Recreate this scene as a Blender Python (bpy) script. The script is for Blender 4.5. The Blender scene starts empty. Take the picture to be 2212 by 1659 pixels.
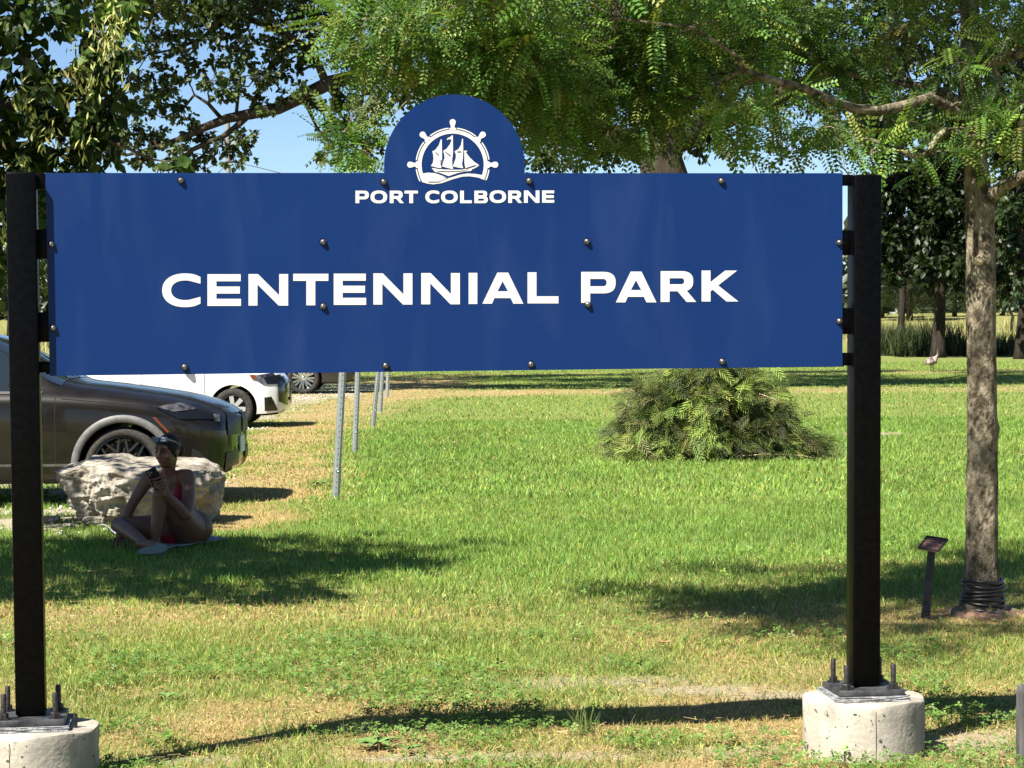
import bpy, bmesh, math, random
import numpy as np
from mathutils import Vector, Matrix
from mathutils.bvhtree import BVHTree

random.seed(7)
rng = np.random.default_rng(11)
scene = bpy.context.scene
C = scene.collection
RAD = math.radians

# ------------------------------------------------------------ camera, sky, sun, exposure
FPX, IMW, IMH = 4920.0, 2212.0, 1659.0          # focal length and frame in photo-preview pixels
PITCH, ROLL, EYE = RAD(1.62), RAD(0.45), 1.6
_f = Vector((0, math.cos(PITCH), -math.sin(PITCH)))
_r0 = Vector((1, 0, 0)); _u0 = Vector((0, math.sin(PITCH), math.cos(PITCH)))
_r = _r0 * math.cos(ROLL) - _u0 * math.sin(ROLL)
_u = _r0 * math.sin(ROLL) + _u0 * math.cos(ROLL)
cam_d = bpy.data.cameras.new('camera')
cam_d.sensor_width = 36.0
cam_d.lens = 36.0 * FPX / IMW
cam_d.clip_start = 0.1
cam_d.clip_end = 9000
cam = bpy.data.objects.new('camera', cam_d)
C.objects.link(cam)
M = Matrix((( _r.x, _u.x, -_f.x, 0), (_r.y, _u.y, -_f.y, 0), (_r.z, _u.z, -_f.z, EYE), (0, 0, 0, 1)))
cam.matrix_world = M
scene.camera = cam

SK = Vector((0.54, 0.58, -1.0))                   # direction sunlight travels
w = bpy.data.worlds.new('World'); scene.world = w; w.use_nodes = True
nt = w.node_tree
sky = nt.nodes.new('ShaderNodeTexSky'); sky.sky_type = 'NISHITA'; sky.sun_disc = False
sky.sun_elevation = math.atan2(1.0, math.hypot(SK.x, SK.y))
sky.sun_rotation = math.atan2(-SK.x, -SK.y)
sky.air_density = 0.75; sky.dust_density = 0.0; sky.ozone_density = 5.0; sky.altitude = 180
bg = nt.nodes['Background']; bg.inputs['Strength'].default_value = 0.05
nt.links.new(sky.outputs[0], bg.inputs['Color'])
sun_d = bpy.data.lights.new('sun', 'SUN'); sun_d.energy = 4.9; sun_d.angle = RAD(0.53); sun_d.color = (1.0, 0.94, 0.84)
sun = bpy.data.objects.new('sun', sun_d); C.objects.link(sun)
sun.rotation_euler = SK.normalized().to_track_quat('-Z', 'Y').to_euler()
sun.location = (-8, -6, 20)
scene.view_settings.view_transform = 'Standard'
scene.view_settings.look = 'None'
scene.view_settings.exposure = 1.5
scene.view_settings.gamma = 1.0
scene.view_settings.use_curve_mapping = False
scene.cycles.max_bounces = 8
scene.cycles.transparent_max_bounces = 8

# ------------------------------------------------------------ helpers
def ray(x, y):
    """photo-preview pixel -> world direction"""
    return (_f * FPX + _r * (x - IMW / 2) + _u * (IMH / 2 - y)).normalized()
EYEV = Vector((0, 0, EYE))
def P(x, y, D):
    """pixel at distance D along +Y"""
    d = ray(x, y); return EYEV + d * (D / d.y)
def G(x, y):
    """pixel on the flat ground"""
    d = ray(x, y); return EYEV + d * (-EYE / d.z)
def pxm(D): return D / FPX                         # metres per preview pixel at distance D
def sst(a, b, x):
    t = np.clip((np.asarray(x, float) - a) / (b - a), 0, 1); return t * t * (3 - 2 * t)
def ter(x, y):
    return 1.85 * sst(95, 178, y)

_perm = rng.random((256, 256))
def vnoise(x, y, s=1.0, o=0.0):
    x = np.asarray(x, float) / s + 57.3 + o; y = np.asarray(y, float) / s + 91.7 + o * 1.7
    xi = np.floor(x).astype(int); yi = np.floor(y).astype(int)
    fx = x - xi; fy = y - yi; fx = fx * fx * (3 - 2 * fx); fy = fy * fy * (3 - 2 * fy)
    g = lambda a, b: _perm[a % 256, b % 256]
    return (g(xi, yi) * (1 - fx) + g(xi + 1, yi) * fx) * (1 - fy) + (g(xi, yi + 1) * (1 - fx) + g(xi + 1, yi + 1) * fx) * fy
def fbm(x, y, s=1.0, o=0.0, n=4):
    v = 0; a = 0.5; t = 0
    for i in range(n):
        v = v + a * vnoise(x, y, s / 2 ** i, o + i * 13.1); t += a; a *= 0.5
    return v / t

ORG = {}
def tag(o, label=None, cat=None, group=None, kind=None):
    if label: o['label'] = label
    if cat: o['category'] = cat
    if group: o['group'] = group
    if kind: o['kind'] = kind
    return o
def thing(name, base, label, cat, group=None):
    o = bpy.data.objects.new(name, None); C.objects.link(o)
    o.location = base; o.empty_display_size = 0.1
    ORG[o] = Vector(base)
    return tag(o, label, cat, group)
def link(name, me, mat=None, parent=None, origin=None):
    """me holds world coordinates; moved to the parent's (or the given) origin"""
    o = bpy.data.objects.new(name, me); C.objects.link(o)
    og = ORG[parent] if parent is not None else (Vector(origin) if origin is not None else Vector((0, 0, 0)))
    if og.length > 0: me.transform(Matrix.Translation(-og))
    if parent is not None: o.parent = parent
    else: o.location = og
    ORG[o] = og
    if mat and len(me.materials) == 0: me.materials.append(mat)
    return o
def inst(name, me, M4, parent, mat=None):
    """shared mesh placed by a world matrix under a thing"""
    o = bpy.data.objects.new(name, me); C.objects.link(o)
    og = ORG[parent]; o.parent = parent
    o.matrix_local = Matrix.Translation(-og) @ M4
    if mat and len(me.materials) == 0: me.materials.append(mat)
    ORG[o] = og
    return o
def smooth(me, ang=None):
    me.polygons.foreach_set('use_smooth', [True] * len(me.polygons))
    if ang is not None:
        try: me.set_sharp_from_angle(angle=RAD(ang))
        except Exception: pass
    return me
def mesh(name, v, f, sm=False, ang=None):
    me = bpy.data.meshes.new(name); me.from_pydata([tuple(p) for p in v], [], [tuple(q) for q in f]); me.update()
    if sm: smooth(me, ang)
    return me
def bm_mesh(name, bm, sm=False, ang=None):
    me = bpy.data.meshes.new(name); bm.to_mesh(me); bm.free(); me.update()
    if sm: smooth(me, ang)
    return me
def frame(axis):
    a = Vector(axis).normalized()
    t = Vector((0, 0, 1)) if abs(a.z) < 0.9 else Vector((1, 0, 0))
    u = a.cross(t).normalized(); return u, a.cross(u).normalized(), a
def tube(bm, pts, rad, seg=8, caps=True, wob=0.0):
    pts = [Vector(p) for p in pts]; n = len(pts); rings = []
    u = None
    for i in range(n):
        a = (pts[min(i + 1, n - 1)] - pts[max(i - 1, 0)])
        if a.length < 1e-9: a = Vector((0, 0, 1))
        a.normalize()
        if u is None: u, v, _ = frame(a)
        else:
            u = (u - a * u.dot(a))
            if u.length < 1e-6: u, v, _ = frame(a)
            u.normalize(); v = a.cross(u)
        r = rad[i] if hasattr(rad, '__len__') else rad
        ring = []
        for k in range(seg):
            th = 2 * math.pi * k / seg
            rr = r * (1 + wob * (random.random() - 0.5))
            ring.append(bm.verts.new(pts[i] + u * (math.cos(th) * rr) + v * (math.sin(th) * rr)))
        rings.append(ring)
    for i in range(n - 1):
        for k in range(seg):
            bm.faces.new((rings[i][k], rings[i][(k + 1) % seg], rings[i + 1][(k + 1) % seg], rings[i + 1][k]))
    if caps:
        bm.faces.new(rings[0][::-1]); bm.faces.new(rings[-1])
def box(bm, c, h, M3=None):
    """box of half sizes h at centre c, axes M3 (columns)"""
    vs = []
    for i in (-1, 1):
        for j in (-1, 1):
            for k in (-1, 1):
                p = Vector((i * h[0], j * h[1], k * h[2]))
                vs.append(bm.verts.new(Vector(c) + (M3 @ p if M3 else p)))
    for q in ((0, 1, 3, 2), (4, 6, 7, 5), (0, 4, 5, 1), (2, 3, 7, 6), (0, 2, 6, 4), (1, 5, 7, 3)):
        bm.faces.new([vs[i] for i in q])
    return vs
def lathe(bm, prof, seg=32, c=(0, 0, 0), M3=None):
    """prof: list of (radius, height) about local z"""
    rings = []
    for r, z in prof:
        if r < 1e-6:
            p = Vector((0, 0, z)); rings.append([bm.verts.new(Vector(c) + (M3 @ p if M3 else p))])
        else:
            ring = []
            for k in range(seg):
                th = 2 * math.pi * k / seg; p = Vector((math.cos(th) * r, math.sin(th) * r, z))
                ring.append(bm.verts.new(Vector(c) + (M3 @ p if M3 else p)))
            rings.append(ring)
    for a, b in zip(rings, rings[1:]):
        if len(a) == 1 and len(b) == 1: continue
        for k in range(seg):
            k2 = (k + 1) % seg
            if len(a) == 1: bm.faces.new((a[0], b[k], b[k2]))
            elif len(b) == 1: bm.faces.new((a[k], a[k2], b[0]))
            else: bm.faces.new((a[k], a[k2], b[k2], b[k]))
def bevel(bm, w, seg=2):
    bmesh.ops.bevel(bm, geom=bm.edges[:], offset=w, segments=seg, affect='EDGES', profile=0.5)
def fixn(bm): bmesh.ops.recalc_face_normals(bm, faces=bm.faces[:])
def evaluated(o):
    dg = bpy.context.evaluated_depsgraph_get(); dg.update()
    return bpy.data.meshes.new_from_object(o.evaluated_get(dg))

def inst_mesh(name, tv, tf, R, T, S, col=None):
    """bake N copies of a small template (all faces of one size) into one mesh"""
    tv = np.asarray(tv, float); tf = np.asarray(tf, int); N = len(T); k = len(tv); fs = tf.shape[1]
    S = np.asarray(S, float)
    if S.ndim == 1: S = S[:, None].repeat(3, 1)
    loc = tv[None] * S[:, None, :]
    V = np.einsum('nij,nkj->nki', R, loc) + np.asarray(T)[:, None, :]
    me = bpy.data.meshes.new(name)
    me.vertices.add(N * k); me.vertices.foreach_set('co', V.reshape(-1).astype(np.float32))
    F = (tf[None] + (np.arange(N) * k)[:, None, None]).reshape(-1)
    nf = N * len(tf)
    me.loops.add(len(F)); me.loops.foreach_set('vertex_index', F.astype(np.int32))
    me.polygons.add(nf); me.polygons.foreach_set('loop_start', (np.arange(nf) * fs).astype(np.int32))
    try: me.polygons.foreach_set('loop_total', np.full(nf, fs, np.int32))
    except Exception: pass
    me.update(calc_edges=True)
    if col is not None:
        a = me.color_attributes.new('Col', 'FLOAT_COLOR', 'POINT')
        c = np.ones((N, k, 4), np.float32); c[:, :, :3] = np.asarray(col)[:, None, :]
        a.data.foreach_set('color', c.reshape(-1))
    return me
def rot_frames(d, up_j=None):
    """frames whose y axis is d (N,3); z axis is as near as possible to up_j (N,3)"""
    d = d / (np.linalg.norm(d, axis=1, keepdims=True) + 1e-9)
    z = up_j - d * (up_j * d).sum(1, keepdims=True); z /= (np.linalg.norm(z, axis=1, keepdims=True) + 1e-9)
    x = np.cross(d, z)
    return np.stack([x, d, z], axis=2)
def rdir(n):
    v = rng.normal(size=(n, 3)); return v / np.linalg.norm(v, axis=1, keepdims=True)

# ------------------------------------------------------------ materials
def mat(name, col=(0.5, 0.5, 0.5), rough=0.6, metal=0.0, spec=0.5, coat=0.0, build=None):
    m = bpy.data.materials.new(name); m.use_nodes = True
    b = m.node_tree.nodes['Principled BSDF']
    b.inputs['Base Color'].default_value = (*col, 1); b.inputs['Roughness'].default_value = rough
    b.inputs['Metallic'].default_value = metal; b.inputs['Specular IOR Level'].default_value = spec
    b.inputs['Coat Weight'].default_value = coat; b.inputs['Coat Roughness'].default_value = 0.05
    if build: build(m.node_tree, b)
    return m
def nodes(nt, *a): return [nt.nodes.new('ShaderNode' + t) for t in a]
def noise_mix(nt, b, c1, c2, scale, detail=6, lo=0.35, hi=0.65, coords='Object', rough=None, bump=0.0, bdist=0.01, stretch=(1, 1, 1), bscale=None):
    tc, mp, nz, rp = nodes(nt, 'TexCoord', 'Mapping', 'TexNoise', 'ValToRGB')
    nt.links.new(tc.outputs[coords], mp.inputs[0]); mp.inputs['Scale'].default_value = stretch
    nt.links.new(mp.outputs[0], nz.inputs['Vector']); nz.inputs['Scale'].default_value = scale; nz.inputs['Detail'].default_value = detail
    nz.inputs['Roughness'].default_value = 0.65
    rp.color_ramp.elements[0].position = lo; rp.color_ramp.elements[1].position = hi
    rp.color_ramp.elements[0].color = (*c1, 1); rp.color_ramp.elements[1].color = (*c2, 1)
    nt.links.new(nz.outputs[0], rp.inputs[0]); nt.links.new(rp.outputs[0], b.inputs['Base Color'])
    if bump:
        bp, n2 = nodes(nt, 'Bump', 'TexNoise')
        nt.links.new(mp.outputs[0], n2.inputs['Vector']); n2.inputs['Scale'].default_value = bscale or scale * 3; n2.inputs['Detail'].default_value = 8
        bp.inputs['Strength'].default_value = bump; bp.inputs['Distance'].default_value = bdist
        nt.links.new(n2.outputs[0], bp.inputs['Height']); nt.links.new(bp.outputs[0], b.inputs['Normal'])
    return rp, mp
def leaf_mat(name, trans=0.32, rough=0.42, spec=0.35, tint=(1.15, 1.25, 0.6)):
    m = bpy.data.materials.new(name); m.use_nodes = True; nt = m.node_tree
    b = nt.nodes['Principled BSDF']; out = nt.nodes['Material Output']
    at, tr, mx, mul = nodes(nt, 'Attribute', 'BsdfTranslucent', 'MixShader', 'MixRGB')
    at.attribute_name = 'Col'; mul.blend_type = 'MULTIPLY'; mul.inputs[0].default_value = 1; mul.inputs[2].default_value = (*tint, 1)
    nt.links.new(at.outputs['Color'], b.inputs['Base Color']); b.inputs['Roughness'].default_value = rough; b.inputs['Specular IOR Level'].default_value = spec
    nt.links.new(at.outputs['Color'], mul.inputs[1]); nt.links.new(mul.outputs[0], tr.inputs[0])
    mx.inputs[0].default_value = trans
    nt.links.new(b.outputs[0], mx.inputs[1]); nt.links.new(tr.outputs[0], mx.inputs[2]); nt.links.new(mx.outputs[0], out.inputs['Surface'])
    return m
def bark(name, c1, c2, scale=9, stretch=(1, 1, 0.3), bump=0.7, lo=0.35, hi=0.68, bd=0.02):
    return mat(name, rough=0.92, spec=0.15, build=lambda nt, b: noise_mix(nt, b, c1, c2, scale, lo=lo, hi=hi, stretch=stretch, bump=bump, bdist=bd))

# ------------------------------------------------------------ ground
STRIP = [G(440, 1150), G(520, 1100), G(585, 1040), G(590, 985), G(625, 935), G(690, 893), G(760, 868), G(860, 852)]
_sd = np.array([p.y for p in STRIP]); _sx = np.array([p.x for p in STRIP])
_o = np.argsort(_sd); _sd, _sx = _sd[_o], _sx[_o]
FAR_D = float(G(1100, 850).y)
def strip_x(y): return np.interp(y, _sd, _sx)
BARE = [(G(1300, 1470), .42, .16), (G(1500, 1490), .34, .13), (G(1185, 1480), .3, .12), (G(2130, 1600), .3, .25), (G(1150, 1632), .5, .1), (G(1560, 1620), .35, .1),
        (G(1880, 937), .55, .55), (G(900, 1640), .3, .08), (G(1700, 1500), .3, .1), (G(420, 1640), .25, .08)]
def fields(x, y):
    """dryness, bareness and gravel of the ground at world x, y"""
    x = np.asarray(x, float); y = np.asarray(y, float)
    n1 = fbm(x, y, 1.3, 3); n2 = fbm(x, y, 0.35, 9); n3 = fbm(x, y, 4.5, 21)
    dx = strip_x(y) - x
    inlot = sst(16.6, 18.0, y) * (1 - sst(60, 66, y))
    wdt = 0.45 + 0.018 * np.maximum(y - 18, 0)
    strip = np.exp(-((dx + 0.1) / wdt) ** 2) * inlot
    strip = np.maximum(strip, np.exp(-((y - FAR_D - 0.6) / 1.7) ** 2) * sst(-6.5, -4.0, x) * (1 - .55 * sst(2, 9, x)))
    strip = np.maximum(strip, np.exp(-((y - 66) / 3.0) ** 2) * 0.25)
    strip = strip * (.62 + .6 * sst(.38, .58, .6 * n2 + .4 * n1))
    near = 1 - sst(8.3, 11.3, y + (n1 - .5) * 2)
    mid = np.exp(-((y - 12.4) / .9) ** 2) * sst(.4, -1.6, x) * .5 + np.exp(-((y - 11.9) / 1.0) ** 2) * sst(-.5, 1.5, x) * .5
    dry = 0.10 + 0.30 * sst(.50, .72, n1) + 0.18 * sst(.5, .75, n2) + 0.56 * near * (0.40 + sst(.35, .65, n2)) + mid + 0.95 * strip
    dry = dry * (1 - 0.6 * sst(13.5, 16.5, y) * (1 - inlot * (strip > .08)) * (strip < .2))
    bare = np.zeros_like(x)
    for c, rx, ry in BARE:
        q = ((x - c.x) / rx) ** 2 + ((y - c.y) / ry) ** 2
        bare = np.maximum(bare, np.exp(-q ** 1.5) * (.25 + .95 * n2))
    bare = np.clip(bare, 0, 1)
    gravel = inlot * sst(0.35, 1.1, dx + (n1 - .5) * 1.2) * (1 - sst(55, 60, y))
    gravel = gravel * (0.35 + 0.65 * sst(.40, .55, n2 * .6 + n3 * .4))
    dry = np.maximum(dry, .34 * sst(100, 112, y))
    return np.clip(dry, 0, 1), bare, np.clip(gravel, 0, 1)

def seq(*segs):
    out = []
    for a, b, s in segs: out += list(np.arange(a, b, s))
    return np.array(out)
def geo(a, b, n): return list(np.geomspace(a, b, n))
ys = np.concatenate([-np.array(geo(4, 2500, 14))[::-1], seq((0, 7, .7), (7, 24, .13), (24, 48, .3), (48, 110, .9)), np.array(geo(110, 6500, 34))])
xs_p = np.concatenate([seq((.065, 5, .13), (5, 14, .35), (14, 40, 1.3)), np.array(geo(41, 5000, 16))])
xs = np.concatenate([-xs_p[::-1], xs_p])
gx, gy = np.meshgrid(xs, ys)
dryv, barev, grav = fields(gx.ravel(), gy.ravel())
gz = ter(gx, gy).ravel() + np.where((gy.ravel() > 6) & (gy.ravel() < 60), (fbm(gx.ravel(), gy.ravel(), .8, 5) - .5) * 0.02, 0) - 0.004
nx, ny = len(xs), len(ys)
idx = np.arange(nx * ny).reshape(ny, nx)
F = np.stack([idx[:-1, :-1], idx[:-1, 1:], idx[1:, 1:], idx[1:, :-1]], -1).reshape(-1, 4)
gme = bpy.data.meshes.new('ground')
gme.vertices.add(nx * ny); gme.vertices.foreach_set('co', np.stack([gx.ravel(), gy.ravel(), gz], -1).astype(np.float32).ravel())
gme.loops.add(F.size); gme.loops.foreach_set('vertex_index', F.astype(np.int32).ravel())
gme.polygons.add(len(F)); gme.polygons.foreach_set('loop_start', (np.arange(len(F)) * 4).astype(np.int32))
try: gme.polygons.foreach_set('loop_total', np.full(len(F), 4, np.int32))
except Exception: pass
gme.update(calc_edges=True); smooth(gme)
ca = gme.color_attributes.new('Col', 'FLOAT_COLOR', 'POINT')
cc = np.ones((nx * ny, 4), np.float32); cc[:, 0] = dryv; cc[:, 1] = barev; cc[:, 2] = grav
ca.data.foreach_set('color', cc.ravel())
def ground_build(nt, b):
    at, sep, tc, n1, n2, r1, r2, r3, m1, m2, m3, bp = nodes(nt, 'Attribute', 'SeparateColor', 'TexCoord', 'TexNoise', 'TexNoise', 'ValToRGB', 'ValToRGB', 'ValToRGB', 'MixRGB', 'MixRGB', 'MixRGB', 'Bump')
    at.attribute_name = 'Col'; nt.links.new(at.outputs['Color'], sep.inputs[0])
    for n, s in ((n1, 14), (n2, 70)):
        nt.links.new(tc.outputs['Object'], n.inputs['Vector']); n.inputs['Scale'].default_value = s; n.inputs['Detail'].default_value = 8; n.inputs['Roughness'].default_value = .7
    def ramp(r, a, c, lo=.3, hi=.7):
        r.color_ramp.elements[0].color = (*a, 1); r.color_ramp.elements[1].color = (*c, 1)
        r.color_ramp.elements[0].position = lo; r.color_ramp.elements[1].position = hi
    ramp(r1, (.08, .105, .024), (.20, .24, .06)); nt.links.new(n1.outputs[0], r1.inputs[0])
    ramp(r2, (.16, .12, .055), (.40, .31, .15)); nt.links.new(n2.outputs[0], r2.inputs[0])
    ramp(r3, (.20, .165, .12), (.44, .38, .29), .35, .62); nt.links.new(n2.outputs[0], r3.inputs[0])
    nt.links.new(sep.outputs[0], m1.inputs[0]); nt.links.new(r1.outputs[0], m1.inputs[1]); nt.links.new(r2.outputs[0], m1.inputs[2])
    mxx = nodes(nt, 'Math')[0]; mxx.operation = 'MAXIMUM'
    nt.links.new(sep.outputs[1], mxx.inputs[0]); nt.links.new(sep.outputs[2], mxx.inputs[1])
    nt.links.new(mxx.outputs[0], m2.inputs[0]); nt.links.new(m1.outputs[0], m2.inputs[1]); nt.links.new(r3.outputs[0], m2.inputs[2])
    nt.links.new(m2.outputs[0], b.inputs['Base Color'])
    bp.inputs['Strength'].default_value = .6; bp.inputs['Distance'].default_value = .02
    nt.links.new(n2.outputs[0], bp.inputs['Height']); nt.links.new(bp.outputs[0], b.inputs['Normal'])
m_ground = mat('ground_soil', rough=.95, spec=.1, build=ground_build)
ground = link('ground', gme, m_ground); tag(ground, kind='structure', label='park lawn with dry straw patches and a gravel edge')

# ------------------------------------------------------------ park sign
m_black = mat('black_powder_coat', (.006, .006, .007), rough=.36, spec=.07, build=lambda nt, b: noise_mix(nt, b, (.0008, .0008, .001), (.0028, .0028, .0032), 40, lo=.4, hi=.8, bump=.06, bdist=.002))
def panel_build(nt, b):
    rp, mp = noise_mix(nt, b, (.0046, .0215, .098), (.0058, .0250, .110), 2.2, lo=.3, hi=.75, coords='Object')
    # sky and tree reflections painted into the blue as pale upright streaks
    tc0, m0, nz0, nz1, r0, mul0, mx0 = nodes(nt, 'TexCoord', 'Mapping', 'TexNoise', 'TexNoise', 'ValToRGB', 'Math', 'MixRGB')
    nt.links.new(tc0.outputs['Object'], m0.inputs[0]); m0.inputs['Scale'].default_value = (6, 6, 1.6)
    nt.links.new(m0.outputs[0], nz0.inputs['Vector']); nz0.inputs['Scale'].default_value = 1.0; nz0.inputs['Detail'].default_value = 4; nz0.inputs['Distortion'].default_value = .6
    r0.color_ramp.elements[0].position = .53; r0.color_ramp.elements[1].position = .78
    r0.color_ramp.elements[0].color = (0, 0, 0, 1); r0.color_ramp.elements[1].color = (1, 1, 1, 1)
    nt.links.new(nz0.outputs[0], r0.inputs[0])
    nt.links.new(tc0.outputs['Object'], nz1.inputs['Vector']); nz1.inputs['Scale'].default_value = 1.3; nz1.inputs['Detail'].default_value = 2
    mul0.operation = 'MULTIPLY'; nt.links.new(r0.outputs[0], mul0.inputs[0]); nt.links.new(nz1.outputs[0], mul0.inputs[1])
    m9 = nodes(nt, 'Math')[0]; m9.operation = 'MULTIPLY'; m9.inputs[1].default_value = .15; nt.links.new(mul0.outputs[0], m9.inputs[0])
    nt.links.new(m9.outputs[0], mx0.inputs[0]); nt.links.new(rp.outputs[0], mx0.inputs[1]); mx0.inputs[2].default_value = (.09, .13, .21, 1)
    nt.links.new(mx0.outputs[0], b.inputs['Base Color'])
    # gloss varies with the film of dust
    tc, m2, nz, r2 = nodes(nt, 'TexCoord', 'Mapping', 'TexNoise', 'ValToRGB')
    nt.links.new(tc.outputs['Object'], m2.inputs[0]); m2.inputs['Scale'].default_value = (9, 9, .9)
    nt.links.new(m2.outputs[0], nz.inputs['Vector']); nz.inputs['Scale'].default_value = 1.2; nz.inputs['Detail'].default_value = 5
    r2.color_ramp.elements[0].position = .3; r2.color_ramp.elements[1].position = .72
    r2.color_ramp.elements[0].color = (.16, .16, .16, 1); r2.color_ramp.elements[1].color = (.36, .36, .36, 1)
    nt.links.new(nz.outputs[0], r2.inputs[0]); nt.links.new(r2.outputs[0], b.inputs['Roughness'])
    bp, n3 = nodes(nt, 'Bump', 'TexNoise'); n3.inputs['Scale'].default_value = 3; n3.inputs['Detail'].default_value = 1
    nt.links.new(tc.outputs['Object'], n3.inputs['Vector']); bp.inputs['Strength'].default_value = .12; bp.inputs['Distance'].default_value = .02
    nt.links.new(n3.outputs[0], bp.inputs['Height']); nt.links.new(bp.outputs[0], b.inputs['Normal'])
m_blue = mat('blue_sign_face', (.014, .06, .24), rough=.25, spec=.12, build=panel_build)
m_alu = mat('raw_aluminium_edge', (.62, .64, .66), rough=.35, metal=.6)
m_white = mat('white_vinyl', (.80, .80, .76), rough=.42, spec=.4, build=lambda nt, b: noise_mix(nt, b, (.54, .54, .505), (.60, .60, .575), 5, lo=.3, hi=.7))
m_bolt = mat('zinc_bolt', rough=.38, metal=.85, build=lambda nt, b: noise_mix(nt, b, (.10, .095, .09), (.34, .32, .30), 120, coords='Object'))
m_dark_steel = mat('dark_threaded_steel', (.02, .02, .022), rough=.5, metal=.3, build=lambda nt, b: noise_mix(nt, b, (.012, .012, .013), (.06, .05, .045), 60, lo=.4, hi=.75))

PL_L = P(103, 600, 7.95); PL_R = P(1820, 585, 8.33)
SU = Vector((PL_R.x - PL_L.x, PL_R.y - PL_L.y, 0)).normalized()      # along the sign
SN = Vector((SU.y, -SU.x, 0))                                        # towards the viewer side
S3 = Matrix((( SU.x, -SN.x, 0), (SU.y, -SN.y, 0), (0, 0, 1)))         # columns: along, away, up
def on_panel(x, y, off=0.0):
    """preview pixel on the sign plane, moved 'off' metres towards the front"""
    d = ray(x, y); o = Vector((PL_L.x, PL_L.y, 0)) + SN * off
    t = (o - EYEV).dot(SN) / d.dot(SN); return EYEV + d * t
sbase = (PL_L + PL_R) / 2; sbase.z = 0
sign = thing('park_sign', sbase, 'large blue park name sign with domed ship emblem held between two black posts', 'sign')

# face outline in preview pixels: rectangle with a dome
out = [(107.5, 812), (98, 373.5)]
dc, dr = (981.5, 357.0), (152.0, 153.0)
for k in range(0, 49):
    th = math.pi - math.pi * k / 48
    out.append((dc[0] + dr[0] * math.cos(th), (dc[1] - dr[1] * math.sin(th))))
out.insert(2, (829.5, 373.5)); out.append((1133.5, 374))
out += [(1820, 374), (1820, 791.5)]
TH = 0.006
front = [on_panel(x, y) for x, y in out]
back = [p - SN * TH for p in front]
n = len(front)
me = mesh('sign_face', front, [tuple(range(n))[::-1]])
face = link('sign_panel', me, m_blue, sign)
me = mesh('panel_back', [p - SN * .0002 for p in front] + back, [tuple(range(n, 2 * n))] + [(i, (i + 1) % n, n + (i + 1) % n, n + i) for i in range(n)])
link('panel_edge', me, m_alu, sign)

def curve_fill(name, loops, off, mt, parent):
    """loops: closed outlines in preview pixels (even-odd filled) laid on the panel"""
    cu = bpy.data.curves.new(name, 'CURVE'); cu.dimensions = '2D'; cu.fill_mode = 'FRONT'
    for lp in loops:
        s = cu.splines.new('POLY'); s.points.add(len(lp) - 1); s.use_cyclic_u = True
        for q, p in zip(s.points, lp): q.co = (p[0], -p[1], 0, 1)
    o = bpy.data.objects.new(name, cu); C.objects.link(o)
    me = evaluated(o); bpy.data.objects.remove(o); bpy.data.curves.remove(cu)
    for v in me.vertices: v.co = on_panel(v.co.x, -v.co.y, off)
    bm = bmesh.new(); bm.from_mesh(me)
    for f in bm.faces:
        f.normal_update()
        if f.normal.dot(SN) < 0: f.normal_flip()
    bm.to_mesh(me); bm.free()
    me.materials.clear(); me.name = name
    return link(name, me, mt, parent)

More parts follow.
